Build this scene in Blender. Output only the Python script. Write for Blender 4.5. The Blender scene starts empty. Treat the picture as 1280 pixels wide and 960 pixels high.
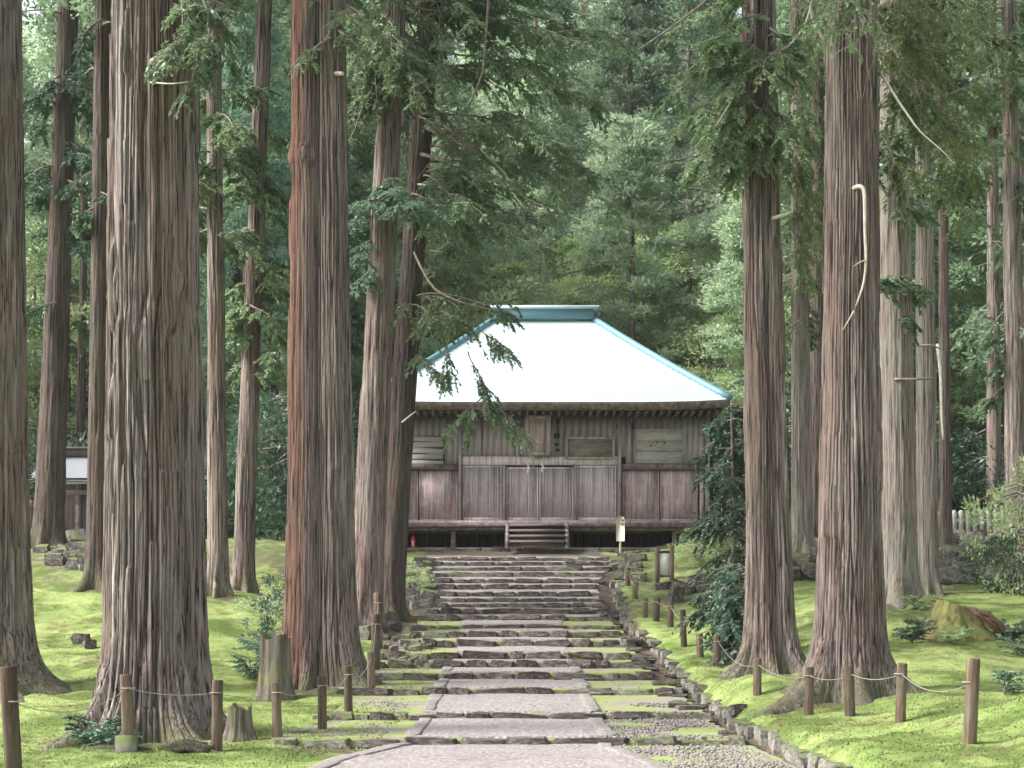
import bpy, bmesh, math, random
import numpy as np
from mathutils import Vector, Matrix

# ------------------------------------------------------------------ camera, world, sun, exposure
sc = bpy.context.scene
C = sc.collection
FPX, UC, VH, EYE = 1920.0, 640.0, 825.0, 1.6      # focal length (px of 1280), centre, horizon row, eye height
cam_d = bpy.data.cameras.new('camera')
cam_d.sensor_width = 36.0
cam_d.lens = 36.0 * FPX / 1280.0
cam_d.shift_y = (VH - 480.0) / 1280.0
cam_d.clip_end = 1500
cam = bpy.data.objects.new('camera', cam_d)
cam.location = (0, 0, EYE)
cam.rotation_euler = (math.radians(90), 0, 0)
C.objects.link(cam)
sc.camera = cam

SUN = Vector((-0.85, -0.16, 0.74)).normalized()
world = bpy.data.worlds.new('World')
sc.world = world
world.use_nodes = True
wn, wl = world.node_tree.nodes, world.node_tree.links
bg = wn['Background']
sky = wn.new('ShaderNodeTexSky')
sky.sky_type = 'NISHITA'
sky.sun_disc = False
sky.sun_elevation = math.asin(SUN.z)
sky.sun_rotation = math.atan2(SUN.x, SUN.y)
sky.dust_density = 4.0
hs = wn.new('ShaderNodeHueSaturation')
hs.inputs['Saturation'].default_value = 0.30
wl.new(sky.outputs[0], hs.inputs['Color'])
wl.new(hs.outputs[0], bg.inputs['Color'])
bg.inputs['Strength'].default_value = 0.08
sun_d = bpy.data.lights.new('sun', 'SUN')
sun_d.energy = 1.5
sun_d.angle = math.radians(17)
sun_d.color = (1.0, 0.965, 0.91)
sun_o = bpy.data.objects.new('sun', sun_d)
sun_o.rotation_euler = (-SUN).to_track_quat('-Z', 'Y').to_euler()
sun_o.location = (-30, -10, 40)
C.objects.link(sun_o)
vs = sc.view_settings
vs.view_transform = 'Standard'
vs.look = 'None'
vs.gamma = 1.0
vs.use_curve_mapping = False
vs.exposure = 2.2
sc.cycles.max_bounces = 6
sc.cycles.diffuse_bounces = 4
sc.cycles.glossy_bounces = 2
sc.cycles.transmission_bounces = 3
sc.cycles.use_denoising = True

def P(u, v, d):
    return Vector(((u - UC) * d / FPX, d, EYE + (VH - v) * d / FPX))
def ZV(v, d): return EYE + (VH - v) * d / FPX
def XU(u, d): return (u - UC) * d / FPX

# ------------------------------------------------------------------ helpers
def mesh_np(name, verts, quads=None, tris=None, smooth=False, mats=(), mat_idx=None):
    verts = np.asarray(verts, dtype=np.float32).reshape(-1, 3)
    parts, sizes = [], []
    if quads is not None and len(quads):
        q = np.asarray(quads, dtype=np.int32).reshape(-1, 4)
        parts.append(q.ravel()); sizes.append(np.full(len(q), 4, np.int32))
    if tris is not None and len(tris):
        t = np.asarray(tris, dtype=np.int32).reshape(-1, 3)
        parts.append(t.ravel()); sizes.append(np.full(len(t), 3, np.int32))
    loops = np.concatenate(parts); sz = np.concatenate(sizes)
    me = bpy.data.meshes.new(name)
    me.vertices.add(len(verts)); me.vertices.foreach_set('co', verts.ravel())
    me.loops.add(len(loops)); me.loops.foreach_set('vertex_index', loops)
    me.polygons.add(len(sz))
    st = np.zeros(len(sz), np.int32); st[1:] = np.cumsum(sz)[:-1]
    me.polygons.foreach_set('loop_start', st)
    me.polygons.foreach_set('loop_total', sz)
    if smooth: me.polygons.foreach_set('use_smooth', np.ones(len(sz), bool))
    for m in mats: me.materials.append(m)
    if mat_idx is not None: me.polygons.foreach_set('material_index', np.asarray(mat_idx, np.int32))
    me.update(calc_edges=True)
    me.validate()
    return me

def link(name, me, parent=None, loc=None, rot=None, scale=None):
    o = bpy.data.objects.new(name, me)
    C.objects.link(o)
    if parent is not None: o.parent = parent
    if loc is not None: o.location = loc
    if rot is not None: o.rotation_euler = rot
    if scale is not None: o.scale = scale
    return o

def thing(name, label, cat, loc=(0, 0, 0), group=None, rz=0.0):
    o = link(name, None, None, loc, (0, 0, rz))
    o.empty_display_size = 0.3
    tag(o, label, cat, group)
    return o
def tag(o, label, cat, group=None):
    o['label'] = label; o['category'] = cat
    if group: o['group'] = group
    return o
def kind(o, k):
    o['kind'] = k
    return o

class MB:
    """collects shapes, builds one mesh"""
    def __init__(s): s.v = []; s.q = []; s.t = []; s.n = 0
    def add(s, verts, quads=(), tris=()):
        verts = np.asarray(verts, float).reshape(-1, 3)
        if len(quads): s.q.append(np.asarray(quads, int).reshape(-1, 4) + s.n)
        if len(tris): s.t.append(np.asarray(tris, int).reshape(-1, 3) + s.n)
        s.v.append(verts); s.n += len(verts)
        return s
    def box(s, x0, x1, y0, y1, z0, z1):
        v = [(x0,y0,z0),(x1,y0,z0),(x1,y1,z0),(x0,y1,z0),(x0,y0,z1),(x1,y0,z1),(x1,y1,z1),(x0,y1,z1)]
        return s.add(v, [(0,3,2,1),(4,5,6,7),(0,1,5,4),(1,2,6,5),(2,3,7,6),(3,0,4,7)])
    def tube(s, pts, radii, n=6, cap=True):
        pts = np.asarray(pts, float); m = len(pts)
        radii = np.broadcast_to(np.asarray(radii, float), (m,))
        tg = np.gradient(pts, axis=0); tg /= (np.linalg.norm(tg, axis=1)[:, None] + 1e-9)
        ref = np.where(np.abs(tg[:, 2:3]) > 0.9, np.array([[1., 0, 0]]), np.array([[0, 0, 1.]]))
        a = np.cross(tg, ref); a /= (np.linalg.norm(a, axis=1)[:, None] + 1e-9)
        b = np.cross(tg, a)
        th = np.linspace(0, 2*math.pi, n, endpoint=False)
        ring = pts[:, None, :] + radii[:, None, None] * (np.cos(th)[None, :, None]*a[:, None, :] + np.sin(th)[None, :, None]*b[:, None, :])
        q = []
        for i in range(m-1):
            for j in range(n):
                k = (j+1) % n
                q.append((i*n+j, i*n+k, (i+1)*n+k, (i+1)*n+j))
        v = ring.reshape(-1, 3)
        t = []
        if cap:
            v = np.vstack([v, pts[:1], pts[-1:]])
            for j in range(n):
                k = (j+1) % n
                t.append((m*n, k, j)); t.append((m*n+1, (m-1)*n+j, (m-1)*n+k))
        return s.add(v, q, t)
    def mesh(s, name, mats=(), smooth=False):
        v = np.vstack(s.v)
        q = np.vstack(s.q) if s.q else None
        t = np.vstack(s.t) if s.t else None
        return mesh_np(name, v, q, t, smooth, mats if isinstance(mats, (list, tuple)) else (mats,))
    def build(s, name, mat, parent=None, smooth=False, loc=None, rot=None):
        return link(name, s.mesh(name, mat, smooth), parent, loc, rot)

def sstep(a, b, x):
    t = np.clip((np.asarray(x, float) - a) / (b - a), 0, 1)  # a > b gives a falling step
    return t*t*(3-2*t)

class VNoise:
    def __init__(s, seed, n=64):
        s.n = n; s.g = np.random.default_rng(seed).random((n, n))
    def __call__(s, x, y):
        x = np.asarray(x, float); y = np.asarray(y, float)
        xi = np.floor(x).astype(int); yi = np.floor(y).astype(int)
        fx = x - xi; fy = y - yi
        fx = fx*fx*(3-2*fx); fy = fy*fy*(3-2*fy)
        n = s.n; a = s.g[xi % n, yi % n]; b = s.g[(xi+1) % n, yi % n]
        c = s.g[xi % n, (yi+1) % n]; d = s.g[(xi+1) % n, (yi+1) % n]
        return (a*(1-fx)+b*fx)*(1-fy) + (c*(1-fx)+d*fx)*fy
N1, N2, N3 = VNoise(1), VNoise(2), VNoise(3)

# ------------------------------------------------------------------ materials
def mat(name):
    m = bpy.data.materials.new(name); m.use_nodes = True
    nt = m.node_tree
    return m, nt, nt.nodes['Principled BSDF'], nt.nodes['Material Output']
def node(nt, t, **kw):
    n = nt.nodes.new(t)
    for k, v in kw.items():
        if k.startswith('in_'): n.inputs[k[3:]].default_value = v
        else: setattr(n, k, v)
    return n
def coords(nt, scale, loc=(0, 0, 0), which='Object'):
    tc = nt.nodes.new('ShaderNodeTexCoord')
    mp = nt.nodes.new('ShaderNodeMapping')
    mp.inputs['Scale'].default_value = scale
    mp.inputs['Location'].default_value = loc
    nt.links.new(tc.outputs[which], mp.inputs['Vector'])
    return mp.outputs[0]
def noise(nt, vec, scale=1.0, detail=4.0, rough=0.55, dist=0.0):
    n = node(nt, 'ShaderNodeTexNoise')
    n.inputs['Scale'].default_value = scale
    n.inputs['Detail'].default_value = detail
    n.inputs['Roughness'].default_value = rough
    n.inputs['Distortion'].default_value = dist
    if vec is not None: nt.links.new(vec, n.inputs['Vector'])
    return n.outputs['Fac']
def ramp(nt, fac, stops):
    r = nt.nodes.new('ShaderNodeValToRGB')
    el = r.color_ramp.elements
    while len(el) < len(stops): el.new(0.5)
    for e, (p, c) in zip(el, stops):
        e.position = p
        e.color = (c, c, c, 1) if isinstance(c, (int, float)) else (c[0], c[1], c[2], 1)
    nt.links.new(fac, r.inputs['Fac'])
    return r.outputs['Color']
def mix(nt, fac, a, b, mode='MIX'):
    m = node(nt, 'ShaderNodeMix', data_type='RGBA', blend_type=mode)
    for sock, val in ((m.inputs[0], fac), (m.inputs[6], a), (m.inputs[7], b)):
        if isinstance(val, (int, float)): sock.default_value = val
        elif isinstance(val, tuple): sock.default_value = (val[0], val[1], val[2], 1)
        else: nt.links.new(val, sock)
    return m.outputs[2]
def bump(nt, bs, h, strength=0.5, dist=0.02):
    b = node(nt, 'ShaderNodeBump')
    b.inputs['Strength'].default_value = strength
    b.inputs['Distance'].default_value = dist
    nt.links.new(h, b.inputs['Height'])
    nt.links.new(b.outputs[0], bs.inputs['Normal'])
def objrand(nt):
    return node(nt, 'ShaderNodeObjectInfo').outputs['Random']

def m_bark(name, dark, mid, light, red=None, redamt=0.5, moss=0.5, seed=0.0, redx=None):
    m, nt, bs, out = mat(name)
    n1 = noise(nt, coords(nt, (9, 9, 0.40), (seed, seed*2, seed*3)), 1.0, 6, 0.6)
    n2 = noise(nt, coords(nt, (2.2, 2.2, 0.28), (seed*5, 3, 1)), 1.0, 4, 0.55, 0.3)
    n3 = noise(nt, coords(nt, (34, 34, 0.9), (1, seed, 4)), 1.0, 5, 0.62)
    n5 = noise(nt, coords(nt, (70, 70, 4.0), (4, seed, 1)), 1.0, 4, 0.65)
    col = ramp(nt, n1, [(0.30, mid), (0.50, mix_c(mid, light, 0.45)), (0.66, light)])
    col = mix(nt, ramp(nt, n5, [(0.36, 0.55), (0.58, 0.0)]), col, mid)
    if red is not None:
        f = ramp(nt, n2, [(0.5 - 0.2*redamt, 0.0), (0.72 - 0.2*redamt, 0.75)])
        if redx is not None:
            tx = nt.nodes.new('ShaderNodeTexCoord'); sx = nt.nodes.new('ShaderNodeSeparateXYZ')
            nt.links.new(tx.outputs['Object'], sx.inputs[0])
            mx = node(nt, 'ShaderNodeMapRange'); nt.links.new(sx.outputs['X'], mx.inputs[0])
            mx.inputs[1].default_value = redx+0.08; mx.inputs[2].default_value = redx-0.10
            f = mix(nt, 1.0, f, mx.outputs[0], 'MULTIPLY')
        col = mix(nt, f, col, mix(nt, 0.65, col, red))
    # long narrow cracks between the bark strips
    col = mix(nt, ramp(nt, n3, [(0.38, 0.95), (0.50, 0.0)]), col, dark)
    n4 = noise(nt, coords(nt, (1.1, 1.1, 0.5), (9, seed, 2)), 1.0, 5, 0.6)
    col = mix(nt, ramp(nt, n4, [(0.54, 0.0), (0.75, 0.45)]), col, (0.20, 0.205, 0.165))
    # moss on the root flare
    tc = nt.nodes.new('ShaderNodeTexCoord'); sp = nt.nodes.new('ShaderNodeSeparateXYZ')
    nt.links.new(tc.outputs['Object'], sp.inputs[0])
    mr = node(nt, 'ShaderNodeMapRange'); nt.links.new(sp.outputs['Z'], mr.inputs[0])
    mr.inputs[1].default_value = 0.1; mr.inputs[2].default_value = 1.1
    mr.inputs[3].default_value = 0.26; mr.inputs[4].default_value = -0.25
    ad = node(nt, 'ShaderNodeMath', operation='ADD'); nt.links.new(mr.outputs[0], ad.inputs[0])
    nt.links.new(noise(nt, coords(nt, (4, 4, 3), (seed, 7, 7)), 1.0, 6, 0.65), ad.inputs[1])
    col = mix(nt, ramp(nt, ad.outputs[0], [(0.62, 0.0), (0.80, moss)]), col, (0.10, 0.13, 0.04))
    nt.links.new(col, bs.inputs['Base Color'])
    bs.inputs['Roughness'].default_value = 0.92
    bs.inputs['Specular IOR Level'].default_value = 0.12
    hh = mix(nt, 0.55, n1, mix(nt, 0.4, n3, n5))
    bump(nt, bs, hh, 1.0, 0.09)
    return m
def mix_c(a, b, t): return tuple(a[k]+(b[k]-a[k])*t for k in range(3))

def m_leaf(name, c1, c2, trans=0.35, var=0.3, gloss=True, yellow=0.0):
    m, nt, bs, out = mat(name)
    n = noise(nt, coords(nt, (1, 1, 1)), 0.55, 3, 0.6)
    nf = noise(nt, coords(nt, (1, 1, 1)), 7.0, 2, 0.6)
    col = mix(nt, ramp(nt, n, [(0.35, 0.0), (0.65, 1.0)]), c1, c2)
    hsv = node(nt, 'ShaderNodeHueSaturation')
    r = objrand(nt)
    mv = node(nt, 'ShaderNodeMapRange'); nt.links.new(r, mv.inputs[0])
    mv.inputs[3].default_value = 1.0 - var; mv.inputs[4].default_value = 1.0 + var*1.2
    nt.links.new(mv.outputs[0], hsv.inputs['Value'])
    mh = node(nt, 'ShaderNodeMapRange'); nt.links.new(nf, mh.inputs[0])
    mh.inputs[3].default_value = 0.515; mh.inputs[4].default_value = 0.475
    nt.links.new(mh.outputs[0], hsv.inputs['Hue'])
    nt.links.new(col, hsv.inputs['Color'])
    col = hsv.outputs[0]
    if yellow:
        col = mix(nt, ramp(nt, nf, [(0.70, 0.0), (0.76, yellow)]), col, (0.45, 0.30, 0.05))
    nt.nodes.remove(bs)
    d = node(nt, 'ShaderNodeBsdfDiffuse'); nt.links.new(col, d.inputs['Color'])
    t = node(nt, 'ShaderNodeBsdfTranslucent'); nt.links.new(col, t.inputs['Color'])
    ms = node(nt, 'ShaderNodeMixShader'); ms.inputs[0].default_value = trans
    nt.links.new(d.outputs[0], ms.inputs[1]); nt.links.new(t.outputs[0], ms.inputs[2])
    last = ms.outputs[0]
    if gloss:
        g = node(nt, 'ShaderNodeBsdfGlossy'); g.inputs['Roughness'].default_value = 0.45
        g.inputs['Color'].default_value = (0.8, 0.85, 0.9, 1)
        m2 = node(nt, 'ShaderNodeMixShader'); m2.inputs[0].default_value = 0.045
        nt.links.new(last, m2.inputs[1]); nt.links.new(g.outputs[0], m2.inputs[2]); last = m2.outputs[0]
    nt.links.new(last, out.inputs['Surface'])
    return m

def m_moss(name, soil=True):
    m, nt, bs, out = mat(name)
    big = noise(nt, coords(nt, (1, 1, 1)), 0.55, 5, 0.6)
    med = noise(nt, coords(nt, (1, 1, 1)), 2.6, 7, 0.65)
    fin = noise(nt, coords(nt, (1, 1, 1)), 30.0, 4, 0.7)
    col = mix(nt, ramp(nt, big, [(0.36, 0.0), (0.62, 1.0)]), (0.235, 0.315, 0.105), (0.35, 0.405, 0.16))
    col = mix(nt, ramp(nt, med, [(0.30, 0.75), (0.52, 0.0)]), col, (0.145, 0.205, 0.055))
    col = mix(nt, ramp(nt, fin, [(0.36, 0.5), (0.55, 0.0)]), col, (0.15, 0.20, 0.06))
    dk = noise(nt, coords(nt, (1, 1, 1), (11, 4, 2)), 0.9, 7, 0.68)
    col = mix(nt, ramp(nt, dk, [(0.46, 0.0), (0.58, 0.85)]), col, (0.095, 0.14, 0.04))
    lit = noise(nt, coords(nt, (1, 1, 1), (3, 1, 8)), 1.1, 8, 0.75)
    col = mix(nt, ramp(nt, lit, [(0.53, 0.0), (0.64, 0.8)]), col, (0.13, 0.11, 0.058))
    if soil:
        at = node(nt, 'ShaderNodeAttribute', attribute_name='soil')
        ns = noise(nt, coords(nt, (1, 1, 1), (7, 7, 0)), 2.4, 8, 0.7)
        a = node(nt, 'ShaderNodeMath', operation='MULTIPLY_ADD'); nt.links.new(at.outputs['Fac'], a.inputs[0])
        a.inputs[1].default_value = 0.62; nt.links.new(ns, a.inputs[2])
        sc_ = ramp(nt, fin, [(0.35, (0.075, 0.058, 0.042)), (0.65, (0.19, 0.16, 0.13))])
        col = mix(nt, ramp(nt, a.outputs[0], [(0.66, 0.0), (0.86, 1.0)]), col, sc_)
    nt.links.new(col, bs.inputs['Base Color'])
    bs.inputs['Roughness'].default_value = 1.0
    bs.inputs['Specular IOR Level'].default_value = 0.03
    bump(nt, bs, mix(nt, 0.45, med, fin), 0.9, 0.07)
    return m

def m_noise(name, stops, scale=(1, 1, 1), ns=4.0, detail=6, rough=0.9, bmp=0.6, bdist=0.02, moss=0.0, rnd=0.0, spec=0.2):
    m, nt, bs, out = mat(name)
    n = noise(nt, coords(nt, scale), ns, detail, 0.62)
    col = ramp(nt, n, stops)
    if rnd:
        hsv = node(nt, 'ShaderNodeHueSaturation')
        mv = node(nt, 'ShaderNodeMapRange'); nt.links.new(objrand(nt), mv.inputs[0])
        mv.inputs[3].default_value = 1.0 - rnd; mv.inputs[4].default_value = 1.0 + rnd
        nt.links.new(mv.outputs[0], hsv.inputs['Value']); nt.links.new(col, hsv.inputs['Color'])
        col = hsv.outputs[0]
    if moss:
        geo = node(nt, 'ShaderNodeNewGeometry'); sp = nt.nodes.new('ShaderNodeSeparateXYZ')
        nt.links.new(geo.outputs['Normal'], sp.inputs[0])
        a = node(nt, 'ShaderNodeMath', operation='MULTIPLY_ADD')
        nt.links.new(sp.outputs['Z'], a.inputs[0]); a.inputs[1].default_value = 0.32
        nt.links.new(noise(nt, coords(nt, (1, 1, 1), (4, 5, 6)), 3.2, 5, 0.65), a.inputs[2])
        col = mix(nt, ramp(nt, a.outputs[0], [(0.78 - 0.25*moss, 0.0), (0.92 - 0.25*moss, 0.9)]), col, (0.125, 0.16, 0.047))
    nt.links.new(col, bs.inputs['Base Color'])
    bs.inputs['Roughness'].default_value = rough
    bs.inputs['Specular IOR Level'].default_value = spec
    if bmp: bump(nt, bs, n, bmp, bdist)
    return m

M = {}
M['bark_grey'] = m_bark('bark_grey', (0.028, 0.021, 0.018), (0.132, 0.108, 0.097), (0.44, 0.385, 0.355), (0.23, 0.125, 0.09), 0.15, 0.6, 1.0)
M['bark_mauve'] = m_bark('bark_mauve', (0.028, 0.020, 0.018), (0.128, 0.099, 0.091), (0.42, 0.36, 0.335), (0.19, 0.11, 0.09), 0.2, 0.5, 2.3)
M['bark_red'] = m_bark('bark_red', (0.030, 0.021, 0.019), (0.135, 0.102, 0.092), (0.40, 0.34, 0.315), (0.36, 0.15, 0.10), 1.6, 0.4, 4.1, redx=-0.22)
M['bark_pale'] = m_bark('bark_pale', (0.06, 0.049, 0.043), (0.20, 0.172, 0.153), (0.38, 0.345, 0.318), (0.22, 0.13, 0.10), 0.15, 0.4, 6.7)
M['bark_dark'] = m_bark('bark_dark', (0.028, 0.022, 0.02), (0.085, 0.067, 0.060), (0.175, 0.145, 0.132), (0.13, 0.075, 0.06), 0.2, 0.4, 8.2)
M['twig'] = m_noise('twig', [(0.3, (0.13, 0.10, 0.085)), (0.7, (0.33, 0.28, 0.25))], (1, 1, 1), 9, 4)
M['twig_litter'] = m_noise('twig_litter', [(0.3, (0.07, 0.045, 0.03)), (0.7, (0.20, 0.13, 0.075))], (1, 1, 1), 3, 4)
M['dead_wood'] = m_noise('dead_wood', [(0.3, (0.42, 0.37, 0.31)), (0.7, (0.66, 0.61, 0.54))], (1, 1, 1), 9, 4)
M['leaf_near'] = m_leaf('leaf_near', (0.15, 0.235, 0.13), (0.275, 0.375, 0.205), 0.5, 0.15, yellow=0.5)
M['leaf_olive'] = m_leaf('leaf_olive', (0.145, 0.215, 0.09), (0.25, 0.32, 0.14), 0.5, 0.15, yellow=0.4)
M['leaf_cedar'] = m_leaf('leaf_cedar', (0.15, 0.24, 0.145), (0.26, 0.36, 0.215), 0.45, 0.30)
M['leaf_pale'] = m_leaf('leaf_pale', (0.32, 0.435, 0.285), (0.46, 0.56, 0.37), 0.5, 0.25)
M['leaf_broad'] = m_leaf('leaf_broad', (0.33, 0.455, 0.215), (0.49, 0.58, 0.31), 0.52, 0.22)
M['leaf_dark'] = m_leaf('leaf_dark', (0.06, 0.112, 0.072), (0.11, 0.18, 0.112), 0.3, 0.22)
M['leaf_bluegreen'] = m_leaf('leaf_bluegreen', (0.14, 0.24, 0.175), (0.245, 0.355, 0.25), 0.35, 0.2)
M['moss'] = m_moss('moss')
M['moss_tuft'] = m_moss('moss_tuft', False)
M['stone'] = m_noise('stone', [(0.30, (0.040, 0.033, 0.029)), (0.5, (0.095, 0.080, 0.072)), (0.72, (0.235, 0.212, 0.20))], (1, 1, 1), 6.0, 7, 0.9, 0.9, 0.04, moss=-0.15, rnd=0.28)
M['stone_mossy'] = m_noise('stone_mossy', [(0.30, (0.06, 0.055, 0.05)), (0.5, (0.15, 0.14, 0.125)), (0.72, (0.30, 0.29, 0.26))], (1, 1, 1), 5.0, 7, 0.9, 0.7, 0.03, moss=0.75, rnd=0.25)
M['tread_stony'] = m_noise('tread_stony', [(0.32, (0.13, 0.115, 0.10)), (0.5, (0.27, 0.245, 0.225)), (0.62, (0.36, 0.335, 0.32)), (0.70, (0.24, 0.30, 0.09))], (1, 1, 1), 3.4, 8, 0.95, 0.9, 0.05)
M['tread_side'] = m_noise('tread_side', [(0.34, (0.20, 0.175, 0.155)), (0.46, (0.26, 0.24, 0.19)), (0.53, (0.225, 0.265, 0.10)), (0.70, (0.26, 0.325, 0.105))], (1, 1, 1), 1.5, 9, 0.95, 0.9, 0.04)
def node_bw(nt, c):
    n = node(nt, 'ShaderNodeRGBToBW'); nt.links.new(c, n.inputs[0]); return n.outputs[0]
def m_paving():
    m, nt, bs, out = mat('paving')
    v = node(nt, 'ShaderNodeTexVoronoi'); v.inputs['Scale'].default_value = 24
    nt.links.new(coords(nt, (1, 1, 1)), v.inputs['Vector'])
    big = noise(nt, coords(nt, (1, 1, 1)), 1.6, 6, 0.65)
    col = ramp(nt, big, [(0.32, (0.33, 0.295, 0.285)), (0.6, (0.40, 0.366, 0.362)), (0.75, (0.33, 0.325, 0.26))])
    col = mix(nt, 0.45, col, mix(nt, 1.0, col, ramp(nt, node_bw(nt, v.outputs['Color']), [(0.2, 0.35), (0.8, 1.25)]), 'MULTIPLY'))
    col = mix(nt, ramp(nt, v.outputs['Distance'], [(0.2, 0.0), (0.75, 0.75)]), col, (0.12, 0.10, 0.095))
    nt.links.new(col, bs.inputs['Base Color']); bs.inputs['Roughness'].default_value = 0.85
    inv = node(nt, 'ShaderNodeInvert'); nt.links.new(v.outputs['Distance'], inv.inputs['Color'])
    bump(nt, bs, inv.outputs[0], 0.6, 0.015)
    return m
M['paving'] = m_paving()
M['edging'] = m_noise('edging', [(0.3, (0.15, 0.135, 0.125)), (0.55, (0.25, 0.227, 0.215)), (0.7, (0.32, 0.30, 0.28))], (1, 1, 1), 5, 6, 0.9, 0.5, 0.015, rnd=0.12)
M['gravel'] = m_noise('gravel', [(0.3, (0.12, 0.106, 0.10)), (0.7, (0.30, 0.272, 0.262))], (1, 1, 1), 14, 3, 0.9, 0.3, 0.01)

def m_wood(name, dark, mid, light, sx=22.0, sz=0.9, rnd=0.12, peel=None):
    m, nt, bs, out = mat(name)
    c = coords(nt, (sx, sx, sz), which='Object')
    n1 = noise(nt, c, 1.0, 7, 0.65)
    n2 = noise(nt, coords(nt, (1, 1, 1), (2, 3, 4)), 2.2, 5, 0.6)
    col = ramp(nt, n1, [(0.30, dark), (0.5, mid), (0.70, light)])
    if peel is not None:
        col = mix(nt, ramp(nt, n2, [(0.48, 0.0), (0.66, 0.7)]), col, peel)
    hsv = node(nt, 'ShaderNodeHueSaturation')
    mv = node(nt, 'ShaderNodeMapRange'); nt.links.new(objrand(nt), mv.inputs[0])
    mv.inputs[3].default_value = 1.0 - rnd; mv.inputs[4].default_value = 1.0 + rnd
    nt.links.new(mv.outputs[0], hsv.inputs['Value']); nt.links.new(col, hsv.inputs['Color'])
    nt.links.new(hsv.outputs[0], bs.inputs['Base Color'])
    bs.inputs['Roughness'].default_value = 0.9
    bs.inputs['Specular IOR Level'].default_value = 0.15
    bump(nt, bs, n1, 0.5, 0.012)
    return m
M['wood_wall'] = m_wood('wood_wall', (0.13, 0.108, 0.114), (0.36, 0.315, 0.328), (0.52, 0.47, 0.49), 9.0, 0.7, 0.07, peel=(0.45, 0.405, 0.42))
M['wood_panel'] = m_wood('wood_panel', (0.18, 0.122, 0.124), (0.38, 0.285, 0.29), (0.62, 0.53, 0.54), 11.0, 0.8, peel=(0.56, 0.475, 0.485))
M['wood_lattice'] = m_wood('wood_lattice', (0.22, 0.165, 0.172), (0.56, 0.48, 0.505), (0.78, 0.71, 0.745), 13.0, 0.6, peel=(0.72, 0.645, 0.675))
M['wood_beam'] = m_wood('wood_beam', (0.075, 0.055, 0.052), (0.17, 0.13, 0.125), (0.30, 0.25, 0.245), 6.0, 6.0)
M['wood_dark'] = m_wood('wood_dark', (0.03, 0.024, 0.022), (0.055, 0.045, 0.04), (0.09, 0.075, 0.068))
M['wood_step'] = m_wood('wood_step', (0.10, 0.08, 0.075), (0.20, 0.165, 0.155), (0.31, 0.27, 0.26), 1.0, 9.0)
M['wood_plaque'] = m_wood('wood_plaque', (0.13, 0.11, 0.095), (0.22, 0.19, 0.165), (0.31, 0.28, 0.25), 2.0, 9.0)
M['wood_pale'] = m_wood('wood_pale', (0.30, 0.285, 0.275), (0.42, 0.40, 0.39), (0.52, 0.50, 0.49), 2.0, 9.0, peel=(0.38, 0.355, 0.345))
M['wood_sign'] = m_wood('wood_sign', (0.55, 0.49, 0.38), (0.66, 0.60, 0.48), (0.74, 0.69, 0.57))
M['wood_post'] = m_wood('wood_post', (0.035, 0.026, 0.02), (0.105, 0.076, 0.055), (0.20, 0.155, 0.115), 16, 1.6, 0.3, peel=(0.12, 0.118, 0.09))
M['stump'] = m_wood('stump', (0.045, 0.036, 0.030), (0.125, 0.105, 0.09), (0.27, 0.24, 0.21), 13, 0.8, 0.1, peel=(0.18, 0.19, 0.09))
def m_roof(name, col, rough, metal):
    m, nt, bs, out = mat(name)
    n = noise(nt, coords(nt, (1, 1, 3)), 1.2, 5, 0.6)
    c = mix(nt, ramp(nt, n, [(0.35, 0.0), (0.7, 0.5)]), col, (col[0]*0.9, col[1]*0.95, col[2]*0.97))
    nt.links.new(c, bs.inputs['Base Color'])
    bs.inputs['Roughness'].default_value = rough; bs.inputs['Metallic'].default_value = metal
    return m
M['roof'] = m_roof('roof', (0.50, 0.60, 0.625), 0.5, 0.1)
M['roof_trim'] = m_roof('roof_trim', (0.125, 0.255, 0.31), 0.5, 0.0)
M['roof_grey'] = m_roof('roof_grey', (0.42, 0.43, 0.46), 0.6, 0.0)
M['white'] = m_noise('white', [(0.3, (0.70, 0.70, 0.68)), (0.7, (0.82, 0.82, 0.80))], (1, 1, 1), 3, 3, 0.7, 0)
M['rope'] = m_noise('rope', [(0.3, (0.24, 0.225, 0.195)), (0.7, (0.38, 0.36, 0.315))], (1, 1, 1), 40, 3, 0.9, 0)
M['ink'] = m_noise('ink', [(0.3, (0.035, 0.032, 0.03)), (0.7, (0.06, 0.055, 0.05))], (1, 1, 1), 8, 2, 0.8, 0)
M['paint_faded'] = m_noise('paint_faded', [(0.3, (0.14, 0.115, 0.10)), (0.7, (0.22, 0.19, 0.17))], (1, 1, 1), 8, 2, 0.8, 0)
M['red_paint'] = m_noise('red_paint', [(0.3, (0.55, 0.02, 0.02)), (0.7, (0.65, 0.04, 0.03))], (1, 1, 1), 3, 2, 0.4, 0)
M['granite'] = m_noise('granite', [(0.3, (0.24, 0.235, 0.215)), (0.7, (0.42, 0.41, 0.385))], (1, 1, 1), 7, 6, 0.9, 0.4, 0.01, moss=0.1)
M['rotten'] = m_noise('rotten', [(0.3, (0.07, 0.045, 0.03)), (0.7, (0.19, 0.12, 0.075))], (6, 6, 1), 3, 6, 0.95, 0.8, 0.03)
M['stump_moss'] = m_noise('stump_moss', [(0.36, (0.07, 0.052, 0.035)), (0.47, (0.16, 0.14, 0.06)), (0.62, (0.21, 0.235, 0.075))], (3, 3, 1), 2.6, 8, 1.0, 0.9, 0.05, moss=0.35)

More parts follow.
